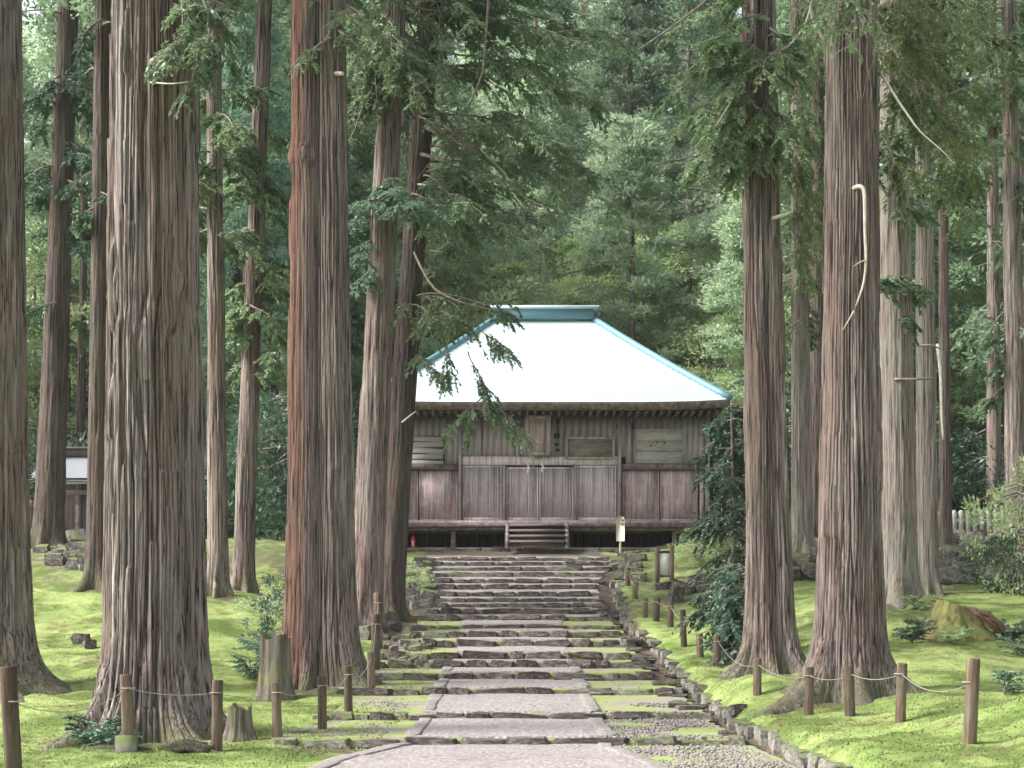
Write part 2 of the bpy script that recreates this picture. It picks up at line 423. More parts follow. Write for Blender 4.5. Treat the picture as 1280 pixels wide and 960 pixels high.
# ------------------------------------------------------------------ terrain
SD = np.array([17.7, 20.9, 24.0, 26.2, 28.0, 29.5, 31.0, 32.3, 33.2, 34.3, 35.2, 36.0, 36.7, 37.6, 38.5, 39.5, 40.6, 41.6, 42.7, 43.7])
VB = np.array([932, 900, 869, 850.5, 835.5, 825, 809, 797.6, 786.5, 776, 767.6, 759.5, 752.5, 745.5, 736.5, 729, 721, 713.6, 707, 701])
VT = np.array([923, 892, 860.5, 841, 826, 815.6, 800, 788.6, 781.5, 769, 761, 754.5, 748, 740, 731, 724, 715, 709, 702.5, 697])
ZB, ZT = ZV(VB, SD), ZV(VT, SD)
NS = len(SD)
ys, zs = [-40.0, 0.0], [ZB[0] - 0.03*(SD[0]+20), ZB[0] - 0.03*SD[0]]
for i in range(NS):
    ys += [SD[i]-0.001, SD[i]+0.001]; zs += [ZB[i], ZT[i]]
ys += [46.6, 47.0, 60.0]; zs += [4.80, 5.0, 5.1]
ys, zs = np.array(ys), np.array(zs)
def prof_step(y): return np.interp(y, ys, zs)
_fy = np.arange(-40, 62, 0.05)
_w = np.ones(37)/37
_fs = np.convolve(np.pad(prof_step(_fy), 18, mode='edge'), _w, mode='valid')
def prof_smooth(y): return np.interp(y, _fy, _fs)
def GX(y): return np.interp(y, [0, 15, 19, 24, 29.5, 31.5, 33, 34.5, 38, 44], [3.25, 3.15, 2.95, 2.9, 2.9, 2.8, 2.58, 2.5, 2.55, 3.3])
RSY = ([-40, 0, 14, 18, 21, 27, 31, 36, 37.4, 42, 44, 48, 60], [-.3, .3, .75, .95, 1.05, 1.93, 2.72, 3.3, 4.2, 4.6, 5.2, 5.5, 5.7])
LSY = ([-40, 0, 14, 18.5, 24, 28, 33, 35.5, 38.5, 42, 48, 60], [-.3, .2, .5, .6, 1.15, 1.85, 3.03, 3.2, 4.35, 4.7, 5.4, 5.7])
def H(x, y):
    x = np.asarray(x, float); y = np.asarray(y, float)
    st, sm = prof_step(y), prof_smooth(y)
    c = np.where(y > 33, 0.35, 0.0)
    ax = np.where(x > 0, x - 0.1, -x)
    z = st + (sm - st) * sstep(2.3, 3.3, ax)
    gx = GX(y)
    r = np.interp(y, *RSY); l = np.interp(y, *LSY)
    tr = sstep(3.4, 7.2, x); tl = sstep(2.7, 6.3, -x)
    # keep the hall's platform level
    z = z + (r - z) * tr * (1 - 0.0) + (l - z) * tl
    z = z + 0.17 * sstep(0.0, 0.30, x - gx) * (1 - sstep(6, 9, x)) * (1 - 0.5*sstep(25, 29, y)) * (1 - sstep(42, 45, y))
    z = z - 0.10 * sstep(-0.42, -0.12, x - gx) * (1 - sstep(-0.02, 0.10, x - gx)) * (1 - sstep(40, 43, y))
    z = z + 0.45 * np.exp(-((x-6.2)/1.2)**2 - ((y-15.3)/2.3)**2)
    z = z + 0.25 * np.exp(-((x-3.7)/0.5)**2 - ((y-22.5)/1.6)**2)
    rough = sstep(2.6, 3.6, ax)
    z = z + rough * (0.16*(N1(x*0.6, y*0.6)-0.5) + 0.10*(N2(x*1.7, y*1.7)-0.5) + 0.034*(N3(x*5, y*5)-0.5))
    z = z + 0.40 * np.maximum(0, y - 63) * (0.8 + 0.4*N1(x*0.02+5, y*0.02)) * (1 - 0.45*sstep(12, 40, -x)*(1 - sstep(85, 120, y)))
    return z
def Hs(x, y): return float(H(np.array([x]), np.array([y]))[0])

gxs = np.concatenate([np.arange(-160, -24, 6), np.arange(-24, -9, 0.5), np.arange(-9, 9, 0.1), np.arange(9, 24, 0.5), np.arange(24, 165, 6)])
gys = np.concatenate([np.arange(-40, 8, 4), np.arange(8, 13, 0.4), np.arange(13, 45, 0.09), np.arange(45, 66, 0.6), np.arange(66, 240, 6)])
XX, YY = np.meshgrid(gxs, gys)
ZZ = H(XX, YY)
ctr = (np.abs(XX - 0.1) < 2.55) & (YY < 45)
ZZ = np.where(ctr, ZZ - 0.035, ZZ)
nx, ny = len(gxs), len(gys)
idx = np.arange(nx*ny).reshape(ny, nx)
quads = np.stack([idx[:-1, :-1], idx[:-1, 1:], idx[1:, 1:], idx[1:, :-1]], -1).reshape(-1, 4)
ground = link('ground', mesh_np('ground', np.stack([XX, YY, ZZ], -1), quads, None, True, (M['moss'],)))
xr_ = GX(YY); soil = np.zeros_like(XX)
soil = np.maximum(soil, sstep(3.0, 2.3, np.abs(XX-0.05))*sstep(16.5, 17.5, YY)*np.interp(YY, [17, 28, 33, 47, 48], [.55, .6, .95, 1.0, .6]))
soil = np.maximum(soil, 0.9*sstep(-.55, -.4, XX-xr_)*sstep(.12, .0, XX-xr_)*(YY < 43))
soil = np.maximum(soil, 0.42*sstep(36.0, 37.0, YY)*sstep(2.6, 3.6, np.abs(XX))*sstep(40.5, 38.0, YY))
soil = np.maximum(soil, 0.75*sstep(44, 52, YY)); soil = np.maximum(soil, 0.35*sstep(33, 36, YY))
for (bx, by, br) in ((-4.4, 18.3, 1.25), (-8.2, 24, 1.5), (-3.1, 25, 1.2), (4.2, 25, .95), (4.6, 21, .95), (7.85, 31, 1.1), (8.9, 33.5, .9), (-3.1, 32.5, 1.0), (-2.9, 34.5, 1.0), (-6.3, 33, .8), (-6.1, 35, .8)):
    soil = np.maximum(soil, 0.62*np.exp(-(((XX-bx)**2+(YY-by)**2)/br**2)**1.5))
at_ = ground.data.attributes.new('soil', 'FLOAT', 'POINT'); at_.data.foreach_set('value', soil.astype(np.float32).ravel())
kind(ground, 'structure')

# ------------------------------------------------------------------ stone variants
def stone_mesh(seed, m, sub=1):
    rng = random.Random(seed)
    bm = bmesh.new()
    bmesh.ops.create_cube(bm, size=1.0)
    bmesh.ops.subdivide_edges(bm, edges=bm.edges[:], cuts=sub, use_grid_fill=True)
    for v in bm.verts:
        c = v.co.copy()
        l = c.length
        rr = 0.5 / max(abs(c.x), abs(c.y), abs(c.z), 1e-6)
        sph = c.normalized() * 0.62
        v.co = c.lerp(sph, rng.uniform(0.10, 0.42))
        v.co += Vector((rng.uniform(-1, 1), rng.uniform(-1, 1), rng.uniform(-1, 1))) * 0.085
    # normalise to the unit box
    for ax in range(3):
        lo = min(v.co[ax] for v in bm.verts); hi = max(v.co[ax] for v in bm.verts)
        for v in bm.verts: v.co[ax] = (v.co[ax]-lo)/(hi-lo) - 0.5
    me = bpy.data.meshes.new('stone')
    bm.to_mesh(me); bm.free()
    me.materials.append(m)
    return me
ST = [stone_mesh(100+i, M['stone']) for i in range(12)]
STM = [stone_mesh(200+i, M['stone_mossy']) for i in range(10)]
M['stone_pale'] = m_noise('stone_pale', [(0.30, (0.11, 0.10, 0.088)), (0.5, (0.21, 0.195, 0.175)), (0.72, (0.36, 0.34, 0.315))], (1, 1, 1), 6.0, 7, 0.9, 0.9, 0.03, moss=0.25, rnd=0.2)
STP = [stone_mesh(300+i, M['stone_pale']) for i in range(8)]
def put_stone(lst, rng, parent, x, y, z, sx, sy, sz, name='stone', tilt=0.06):
    o = link(name, rng.choice(lst), parent, (x, y, z), (rng.uniform(-tilt, tilt), rng.uniform(-tilt, tilt), rng.uniform(-0.12, 0.12) + rng.choice([0, math.pi])), (sx, sy, sz))
    return o

# ------------------------------------------------------------------ stairway: treads + riser stones
XL = [-2.75, -2.70, -2.75, -2.55, -2.55, -2.35, -2.3, -2.2, -2.15, -2.05, -2.0, -1.95, -1.95, -1.95, -2.0, -2.05, -2.2, -2.4, -2.6, -2.8]
XR = [2.62, 2.66, 2.62, 2.45, 2.45, 2.4, 2.4, 2.35, 2.25, 2.2, 2.1, 2.1, 2.1, 2.1, 2.15, 2.25, 2.4, 2.6, 2.9, 3.2]
rng = random.Random(7)
def strip(name, segs, mat_, parent=None, lift=0.0, seed=1, jit=0.05, nx_=14):
    """segs: list of (y0,y1,z0,z1,xl0,xr0,xl1,xr1)"""
    mb = MB(); r = np.random.default_rng(seed)
    for (y0, y1, z0, z1, xl0, xr0, xl1, xr1) in segs:
        m_ = max(3, int((y1-y0)/0.18)); tt = np.linspace(0, 1, m_)
        jl = r.uniform(-jit, jit, m_); jr = r.uniform(-jit, jit, m_)
        v = []
        for k, t in enumerate(tt):
            a = xl0+(xl1-xl0)*t + jl[k]; b = xr0+(xr1-xr0)*t + jr[k]
            xs = np.linspace(a, b, nx_)
            y = y0+(y1-y0)*t; z = z0+(z1-z0)*t
            dz = 0.018*(N2(xs*2.3+seed, np.full(nx_, y*2.3))-0.5) + lift
            v.append(np.stack([xs, np.full(nx_, y), z+dz], -1))
        v = [v[0]-np.array([0, -.01, .22])] + v; m_ += 1
        v = np.concatenate(v)
        ii = np.arange(m_*nx_).reshape(m_, nx_)
        q = np.stack([ii[:-1, :-1], ii[:-1, 1:], ii[1:, 1:], ii[1:, :-1]], -1).reshape(-1, 4)
        mb.add(v, q)
    return kind(mb.build(name, mat_, parent, True), 'structure')
seg_side, seg_stony, seg_pave = [], [], []
for i in range(NS):
    y0 = SD[i]+0.13; y1 = SD[i+1]-0.0 if i+1 < NS else 46.6
    z0 = ZT[i]; z1 = ZB[i+1] if i+1 < NS else 4.80
    s = (y0, y1, z0, z1, XL[i], XR[i], XL[min(i+1, NS-1)], XR[min(i+1, NS-1)])
    (seg_side if i < 9 else seg_stony).append(s)
    if i < 9:
        w0 = 1.16 if i < 4 else 1.1
        seg_pave.append((y0, y1, z0, z1, -w0, w0-0.06*(i < 2), -w0, w0))
stair = strip('stairway_side', seg_side, M['tread_side'], None, 0.0, 3)
stony = strip('stairway', seg_stony, M['tread_stony'], None, 0.0, 4)
pave = strip('paved_path', seg_pave, M['paving'], None, 0.022, 5, 0.03)
zf = lambda y: float(prof_step(np.array(y)))
approach = strip('approach_path', [(15.9, 17.66, zf(15.9), zf(17.66), -1.75, 1.33, -1.22, 1.02), (12.0, 15.9, zf(12.0), zf(15.9), -2.3, 1.75, -1.75, 1.33), (-20, 12.0, zf(-20.), zf(12.0), -2.6, 2.2, -2.3, 1.75)], M['paving'], None, 0.022, 6, 0.015, 24)
gravel_bed = strip('gravel_path', [(12.0, 17.66, zf(12.0), zf(17.66), 1.3, 2.9, 0.95, 2.75), (-20, 12.0, zf(-20.), zf(12.0), 1.8, 3.0, 1.3, 2.9)], M['tread_side'], None, 0.004, 9, 0.02, 20)

for i in range(NS):
    x = XL[i]; hz = ZT[i]-ZB[i]
    while x < XR[i] - 0.12:
        center = abs(x) < 1.2
        w = rng.uniform(0.26, 0.95) if (i < 9) else rng.uniform(0.32, 1.1)
        if not center: w *= rng.uniform(0.6, 0.95)
        w = min(w, XR[i]-x+0.1)
        hgt = hz*rng.uniform(0.85, 1.2) + 0.10
        top = ZT[i] + rng.uniform(0.004, 0.028)
        if not center: top += rng.uniform(-0.03, 0.02)
        dep = rng.uniform(0.28, 0.42)
        far = abs(x+w/2) > 1.3
        put_stone(STM if (far and rng.random() < (0.6 if i < 9 else 0.2)) else ST, rng, stair if i < 9 else stony, x+w/2, SD[i]+dep/2-0.07+rng.uniform(-.06, .05), top-hgt/2, w*1.02, dep, hgt)
        x += w + rng.uniform(0.0, 0.02)
# path edging: flat dressed slabs along both sides of the paving
er = random.Random(21)
edge_me = []
for k in range(4):
    mb = MB(); mb.box(-.5, .5, -.5, .5, -.5, .5); me = mb.mesh('edging_stone', M['edging'])
    bm = bmesh.new(); bm.from_mesh(me); bmesh.ops.bevel(bm, geom=bm.edges[:], offset=0.06, segments=1, affect='EDGES'); bm.to_mesh(me); bm.free()
    edge_me.append(me)
for side in (-1, 1):
    y = 11.0
    while y < 27.8:
        L = er.uniform(0.45, 0.8)
        hit = [d for d in SD if y-0.05 < d < y+L+0.1]
        if hit:
            y1 = hit[0]-0.02; y2 = hit[0]+0.3
        else: y1 = y+L; y2 = y+L+0.02
        if y1-y > 0.15:
            ym = (y+y1)/2
            def ex(yy):
                if yy < 17.68:
                    return np.interp(yy, [12, 15.9, 17.7], [-2.3, -1.75, -1.22]) if side < 0 else np.interp(yy, [12, 15.9, 17.7], [1.75, 1.33, 1.02])
                return -1.16 if side < 0 else 1.13
            ang = math.atan2(ex(y)-ex(y1), y1-y)
            o = link('edging_stone', er.choice(edge_me), approach if ym < 17.68 else pave, (ex(ym)+er.uniform(-.015, .015), ym, zf(ym)+0.0), (math.atan2(zf(y1)-zf(y), y1-y), 0, ang), (er.uniform(.15, .2), y1-y, 0.075))
        y = y2
# gutter kerb along the right bank: small stones, two courses near the camera
kerb_r = thing('stone_kerb', 'low mossy kerb of small rough stones holding the right bank beside the path', 'kerb', (0, 0, 0))
kr = random.Random(5)
y = 11.5
while y < 40:
    L = kr.uniform(0.10, 0.32)
    ym = y+L/2; gx = float(GX(np.array(ym))); base = zf(ym) - 0.14
    hh = kr.uniform(0.17, 0.23) * (1.0 if y < 24 else 0.85)
    put_stone(STM if kr.random() < .35 else STP, kr, kerb_r, gx+0.06+kr.uniform(-.05, .05), ym, base+hh/2, kr.uniform(.2, .28), L*1.35, hh, 'stone', 0.08)
    y += L
# gutter bottom stones / right-hand loose flat stones near the first steps
gr = random.Random(15)
for k in range(46):
    y = gr.uniform(17.9, 36); x = float(GX(np.array(y))) - gr.uniform(0.12, 0.6)
    put_stone(ST, gr, stair, x, y, Hs(x, y)+0.01, gr.uniform(.15, .38), gr.uniform(.15, .4), gr.uniform(.06, .12), 'stone', 0.12)

# loose pebbles on the gravel side of the path
def pebbles():
    r = np.random.default_rng(31)
    n = 5200
    y = r.uniform(12.5, 22.5, n); lo = np.interp(y, [12, 15.9, 17.7, 23], [1.75, 1.35, 1.05, 1.3])
    x = lo + (2.75-lo)*r.random(n)**0.85
    keep = N1(x*1.3, y*1.3) > np.interp(y, [12, 17.7, 23], [0.18, 0.25, 0.5])
    x, y = x[keep], y[keep]; n = len(x)
    s = r.uniform(0.010, 0.026, n); z = H(x, y) + s*0.35
    base = np.array([(1, 0, 0), (-1, 0, 0), (0, 1, 0), (0, -1, 0), (0, 0, .7), (0, 0, -.7)], float)
    v = base[None]*s[:, None, None]*r.uniform(.7, 1.3, (n, 6, 1)) + np.stack([x, y, z], -1)[:, None, :]
    f = np.array([(0, 2, 4), (2, 1, 4), (1, 3, 4), (3, 0, 4), (2, 0, 5), (1, 2, 5), (3, 1, 5), (0, 3, 5)])
    t = (f[None] + (np.arange(n)*6)[:, None, None]).reshape(-1, 3)
    o = link('gravel', mesh_np('gravel', v, None, t, False, (M['gravel'],)))
    kind(o, 'stuff'); tag(o, 'loose grey gravel scattered beside the paved path', 'gravel')
pebbles()
# moss tufts and fine litter on the near ground
def tufts():
    r = np.random.default_rng(33)
    n = 110000
    y = 12 + 22*r.random(n)**1.2; x = r.uniform(-0.36, 0.36, n)*y
    side = ((x < -2.2) & (y > 17)) | (x < np.interp(y, [12, 17.7], [-2.5, -1.5])) & (x < -1.5) | (x > GX(y)+0.12)
    keep = side & (N2(x*1.1, y*1.1) > 0.15)
    x, y = x[keep], y[keep]; n = len(x)
    z = H(x, y)
    a = r.uniform(0, 2*math.pi, n); h = r.uniform(.006, .020, n); w = r.uniform(.005, .013, n)
    ln = r.normal(0, .012, (n, 2))
    v = np.stack([np.stack([x-np.cos(a)*w, y-np.sin(a)*w, z-.004], -1), np.stack([x+np.cos(a)*w, y+np.sin(a)*w, z-.004], -1), np.stack([x+ln[:, 0], y+ln[:, 1], z+h], -1)], 1)
    t = np.arange(n*3).reshape(-1, 3)
    o = link('moss_tufts', mesh_np('moss_tufts', v, None, t, False, (M['moss_tuft'],)))
    kind(o, 'stuff'); tag(o, 'short tufts of bright green moss covering the ground', 'moss')
tufts()
def litter():
    r = np.random.default_rng(37)
    n = 9000
    y = 12 + 20*r.random(n)**1.1; x = r.uniform(-0.36, 0.36, n)*y
    keep = ((x < -1.3) | (x > 1.2)) & (N3(x*0.8, y*0.8) > 0.45)
    x, y = x[keep], y[keep]; n = len(x); z = H(x, y)+.006
    a = r.uniform(0, 2*math.pi, n); L = r.uniform(.015, .07, n); w = r.uniform(.004, .010, n)
    dx, dy = np.cos(a), np.sin(a); tl = r.normal(0, .35, n)
    c = np.stack([x, y, z], -1); A = np.stack([dx*L, dy*L, tl*L*.5], -1); B = np.stack([-dy*w, dx*w, np.zeros(n)], -1)
    v = np.stack([c-A, c+B, c+A, c-B], 1).reshape(-1, 3)
    o = link('leaf_litter', mesh_np('leaf_litter', v, np.arange(n*4).reshape(-1, 4), None, False, (M['twig_litter'],)))
    kind(o, 'stuff'); tag(o, 'brown twigs and needles littering the moss', 'leaf litter')
litter()

# ------------------------------------------------------------------ trunks
def bark_disp(th, z, K, seed, A):
    r = np.random.default_rng(seed)
    TH, Z = np.meshgrid(th, z)
    ph = r.uniform(0, 2*math.pi, 6); am = r.uniform(.15, .5, 6)
    warp = sum(am[k]*np.sin((k+2)*TH + ph[k]) for k in range(6))
    nz = VNoise(seed+5)
    wob = 0.9*(nz(TH*8/(2*math.pi)*1.0 % 8, Z*0.45)-0.5) + 0.5*(nz(TH*0+3, Z*1.3)-0.5)
    q = K*TH/(2*math.pi) + warp + wob
    sid = np.floor(q).astype(int); f = q - sid; sid %= K
    ln = r.uniform(0.7, 2.8, K); of = r.uniform(0, 9, K); rv = r.random((K, 97)); wd = r.uniform(.05, .15, K); dp = r.uniform(.35, 1.0, K)
    s = Z/ln[sid] + of[sid]
    seg = np.floor(s).astype(int) % 97
    off = rv[sid, seg]
    e = np.minimum(f, 1-f)
    d = (off-.5)*1.0 - 1.7*dp[sid]*np.exp(-(e/wd[sid])**2)
    fine = nz(q*3.1, Z*1.5)-0.5
    return A*(d + 0.55*fine)

def trunk_mesh(name, m, seed, Ht, r0, rt, lobes=((0, 0, 1.0),), lean=(0, 0), flare=0.45, fl_h=0.7, roots=6, nth=160, zvis=12.0, dz=0.08, A=0.022, K=None, bulges=(), big_roots=()):
    rg = np.random.default_rng(seed)
    th = np.linspace(0, 2*math.pi, nth, endpoint=False)
    z = np.concatenate([np.arange(-0.5, zvis, dz), np.linspace(zvis, Ht, max(4, int((Ht-zvis)/0.8)))])
    base = np.zeros(nth)
    for cx, cy, r in lobes:
        b = cx*np.cos(th)+cy*np.sin(th)
        disc = r*r - (cx*cx+cy*cy - b*b)
        rad = np.where(disc > 0, b + np.sqrt(np.maximum(disc, 0)), 0)
        base = np.maximum(base, rad)
    if K is None: K = max(12, int(2*math.pi*r0/0.075))
    s = r0 + (rt-r0)*np.clip(z/Ht, 0, 1)**0.8
    zc = np.maximum(z, -0.5)
    ph = rg.uniform(0, 2*math.pi, 3)
    rootp = 0.5 + 0.5*np.sin(roots*th + ph[0] + 0.8*np.sin(2*th+ph[1]))
    rootp = rootp**1.6
    R = s[:, None]*base[None, :]
    fz = np.exp(-np.maximum(zc, -0.2)/fl_h)
    fz2 = np.exp(-np.maximum(zc, -0.2)/(fl_h*0.38))
    R = R*(1 + flare*0.45*fz[:, None] + flare*1.5*fz2[:, None]*rootp[None, :])
    for (a, amt, wid, hh) in big_roots:
        da = np.angle(np.exp(1j*(th-a)))
        R = R + amt*np.exp(-(da/wid)**2)[None, :]*np.exp(-np.maximum(zc, 0)/hh)[:, None]
    for (a, zb, amt, wa, wz) in bulges:
        da = np.angle(np.exp(1j*(th-a)))
        R = R + amt*np.exp(-(da/wa)**2)[None, :]*np.exp(-((z-zb)/wz)**2)[:, None]
    R = R + bark_disp(th, z, K, seed+9, A*0.7) + bark_disp(th, z, max(7, int(K*0.4)), seed+31, A*1.1)
    X = R*np.cos(th)[None, :] + (lean[0]*np.maximum(z, 0))[:, None]
    Y = R*np.sin(th)[None, :] + (lean[1]*np.maximum(z, 0))[:, None]
    Z = np.broadcast_to(z[:, None], R.shape)
    v = np.stack([X, Y, Z], -1).reshape(-1, 3)
    nz = len(z); ii = np.arange(nz*nth).reshape(nz, nth); jj = np.roll(ii, -1, axis=1)
    q = np.stack([ii[:-1], jj[:-1], jj[1:], ii[1:]], -1).reshape(-1, 4)
    # cap
    v = np.vstack([v, [[lean[0]*Ht, lean[1]*Ht, Ht+0.3]]])
    t = np.stack([ii[-1], jj[-1], np.full(nth, len(v)-1)], -1)
    return mesh_np(name, v, q, t, True, (m,))

# ------------------------------------------------------------------ foliage
def leaf_quads(c, a, b):
    v = np.stack([c-a*0.5, c+b*0.5-a*0.08, c+a*0.5, c-b*0.5-a*0.08], 1).reshape(-1, 3)
    return v, np.arange(len(v)).reshape(-1, 4)
def unit(v): return v/(np.linalg.norm(v, axis=-1, keepdims=True)+1e-9)

def puff_crown(seed, Ht, zc, R, npuff, nleaf, size, pr=0.8, shape='cone', tilt=0.25, spread=1.0):
    """crown of many leaf tufts carried on radiating branches; local coordinates, trunk at the origin"""
    r = np.random.default_rng(seed)
    if shape == 'cone':
        t = r.random(npuff)**0.9
        prof = np.clip((1-t)**0.75*0.9 + 0.10, 0, 1)*(0.55+0.45*np.clip(t/0.15, 0, 1))
        z = zc + (Ht-zc)*t
        rad = R*prof*np.sqrt(r.uniform(0.25, 1, npuff))
    else:
        t = r.random(npuff)
        prof = np.sqrt(np.clip(1-(2*t-1)**2, 0.05, 1))
        z = zc + (Ht-zc)*t
        rad = R*prof*np.sqrt(r.uniform(0.1, 1, npuff))
    k = r.integers(0, 9, npuff)
    az = k*2*math.pi/9*1.0 + r.normal(0, .34, npuff) + np.floor(z*0.8)*0.7
    pc = np.stack([rad*np.cos(az), rad*np.sin(az), z - tilt*rad + r.normal(0, .15, npuff)], -1)
    ps = pr*r.uniform(.55, 1.25, npuff)
    out = np.stack([np.cos(az), np.sin(az), np.full(npuff, 0.15)], -1)
    n = npuff*nleaf
    ip = np.repeat(np.arange(npuff), nleaf)
    dv = unit(r.normal(0, 1, (n, 3)))
    rr = r.random(n)**0.55
    flat = np.array([1.15, 1.15, 0.55])*spread
    c = pc[ip] + dv*flat*(rr*ps[ip])[:, None] + out[ip]*(r.random(n)*0.35*ps[ip])[:, None]
    a = unit(out[ip]*0.7 + dv*0.9 + np.array([0, 0, 0.10]) + r.normal(0, .35, (n, 3)))
    b = unit(np.cross(a, r.normal(0, .6, (n, 3)) + np.array([0, 0, 1.0])))
    L = size*r.uniform(.6, 1.35, n)
    v, q = leaf_quads(c, a*L[:, None], b*(L*0.46)[:, None])
    # branches
    mb = MB()
    sel = r.choice(npuff, min(npuff, 46), replace=False)
    for i in sel:
        p1 = pc[i]; p0 = np.array([0, 0, p1[2] + 0.25*rad[i]])
        pm = (p0+p1)/2 + np.array([0, 0, 0.06*rad[i]])
        mb.tube([p0, pm, p1], np.array([0.045, 0.03, 0.012])*min(1.0, R/3.2), 4, False)
    return v, q, mb

def crown_mesh(name, m, seed, **kw):
    v, q, mb = puff_crown(seed, **kw)
    nl = len(q)
    bv = np.vstack(mb.v); bq = np.vstack(mb.q) + len(v)
    mi = np.concatenate([np.zeros(nl, int), np.ones(len(bq), int)])
    return mesh_np(name, np.vstack([v, bv]), np.vstack([q, bq]), None, False, (m, M['twig']), mi)

class Boughs:
    """drooping conifer boughs: limb, side twigs, flat fans of scale leaves"""
    def __init__(s, seed): s.r = np.random.default_rng(seed); s.c = []; s.a = []; s.b = []; s.mb = MB()
    def bough(s, p0, p1, sag=0.15, dens=1.0, tw=0.75, leaf=0.085, r0=0.03, bare=0.25, hang=0.45, wood=True, sub=True):
        r = s.r
        p0 = np.array(p0, float); p1 = np.array(p1, float)
        L = np.linalg.norm(p1-p0)
        t = np.linspace(0, 1, 9)
        side = unit(np.cross(p1-p0, [0, 0, 1.0]))
        wv = r.normal(0, .05*L, 2)
        pts = p0+(p1-p0)*t[:, None] + np.array([0, 0, 1.0])*((sag*L)*np.sin(math.pi*t)*(0.6))[:, None] + side*(wv[0]*np.sin(2*math.pi*t)+wv[1]*np.sin(math.pi*t))[:, None]
        if wood: s.mb.tube(pts, np.linspace(r0, 0.005, 9), 5, False)
        if sub and L > 0.9:
            d_ = unit(p1-p0)
            for k in range(int(2+L*1.3)):
                tk = r.uniform(max(bare, .2), .9); p = np.array([np.interp(tk, t, pts[:, j]) for j in range(3)])
                an = r.choice([-1, 1])*r.uniform(.35, 1.1); l2 = L*r.uniform(.18, .45)*(1.15-.5*tk)
                q_ = np.array([d_[0]*math.cos(an)-d_[1]*math.sin(an), d_[0]*math.sin(an)+d_[1]*math.cos(an), d_[2]+r.uniform(-.65, .35)])
                s.bough(p, p+unit(q_)*l2, sag, dens*.8, tw*.75, leaf, r0*.45, .05, hang, wood, False)
            dens = dens*.55
        nt_ = max(4, int(L*9*dens))
        tt = np.sort(r.uniform(bare, 1.0, nt_))
        for k, tk in enumerate(tt):
            p = np.array([np.interp(tk, t, pts[:, j]) for j in range(3)])
            d = unit(p1-p0)
            sg = 1 if k % 2 else -1
            ang = sg*r.uniform(.35, 1.25)
            ca, sa = math.cos(ang), math.sin(ang)
            td = np.array([d[0]*ca-d[1]*sa, d[0]*sa+d[1]*ca, d[2]*0.5 - hang*r.uniform(-.25, 1.35)])
            td = unit(td)
            tl = tw*r.uniform(.45, 1.15)*(1.1-.55*tk)
            n = max(6, int(tl*85*dens))
            sgn = r.choice([-1., 1.], n)
            u = r.random(n)
            drop = np.stack([np.zeros(n), np.zeros(n), -0.30*tl*u**2*(0.5+hang)], -1)
            pl = p + td*(u*tl)[:, None] + drop
            sd = unit(np.cross(td, [0, 0, 1.0]))
            lat = (r.random(n)**0.8)*0.34*tl*(1.05-u)
            ld = unit(td*0.7 + sd*(sgn*0.75)[:, None] + np.array([0, 0, -0.22]) + r.normal(0, .34, (n, 3)))
            c = pl + ld*lat[:, None]
            nb = unit(np.cross(ld, np.array([0, 0, 1.0]) + r.normal(0, .55, (n, 3))))
            ll = leaf*r.uniform(.6, 1.4, n)
            s.c.append(c); s.a.append(ld*ll[:, None]); s.b.append(nb*(ll*0.42)[:, None])
            if tl > .35 and wood:
                s.mb.tube([p, p+td*tl*.5+[0, 0, -.04*tl], p+td*tl*0.9+[0, 0, -.2*tl*(.5+hang)]], [.007, .005, .002], 3, False)
        return s
    def mesh(s, name, m):
        v, q = leaf_quads(np.concatenate(s.c), np.concatenate(s.a), np.concatenate(s.b))
        bv = np.vstack(s.mb.v); bq = np.vstack(s.mb.q)+len(v)
        mi = np.concatenate([np.zeros(len(q), int), np.ones(len(bq), int)])
        return mesh_np(name, np.vstack([v, bv]), np.vstack([q, bq]), None, False, (m, M['twig']), mi)

def dead_branch(parent, origin, pts_px, d, radii, m='dead_wood', wig=0.0, name='branch'):
    pts = [np.array(P(u, v, d + (dd[0] if dd else 0))) - np.array(origin) for (u, v, *dd) in pts_px]
    pts = np.array(pts)
    # resample smoothly
    t = np.linspace(0, len(pts)-1, max(6, len(pts)*3)); ps = np.stack([np.interp(t, np.arange(len(pts)), pts[:, j]) for j in range(3)], -1)
    k = np.array([.25, .5, .25])
    sm = ps.copy()
    for j in range(3): sm[1:-1, j] = np.convolve(ps[:, j], k, 'valid')
    rr = np.interp(t, [0, len(pts)-1], radii)
    return MB().tube(sm, rr, 7).build(name, M[m], parent, True)

near_crowns = {}
def shared_crown(key, m, seed, **kw):
    k = (key, m.name)
    if k not in near_crowns: near_crowns[k] = crown_mesh('crown', m, seed, **kw)
    return near_crowns[k]

def tree(name, label, u, v, d, wpx, top=None, Ht=23.0, m='bark_grey', seed=1, crown=True, group=None, crown_z=14.0, crown_R=2.6, crown_mat='leaf_cedar', cat='tree', **kw):
    """trunk standing at picture point (u,v) at distance d; wpx = trunk width low down; top=(u2,v2) where its axis passes higher up"""
    x = XU(u, d); z = Hs(x, d)
    o = thing(name, label, cat, (x, d, z), group)
    lean = (0, 0)
    if top is not None:
        pt = P(top[0], top[1], d)
        lean = ((pt.x-x)/(pt.z-z), 0.0)
    r0 = wpx*0.5*d/FPX
    o['r0'] = r0
    del o['r0']
    tm = trunk_mesh('trunk', M[m], seed, Ht, r0, r0*0.42, lean=lean, **kw)
    link('trunk', tm, o)
    if crown:
        cm = shared_crown('high%d' % (seed % 2), M[crown_mat], 50+seed % 2, Ht=11.0, zc=0.0, R=2.6, npuff=150, nleaf=70, size=0.20, pr=0.6)
        s = crown_R/2.6
        link('crown', cm, o, (lean[0]*crown_z, 0, crown_z), (math.atan2(0, 1), math.atan(lean[0]), seed*1.3), (s, s, (Ht+0.8-crown_z)/11.0))
    return o

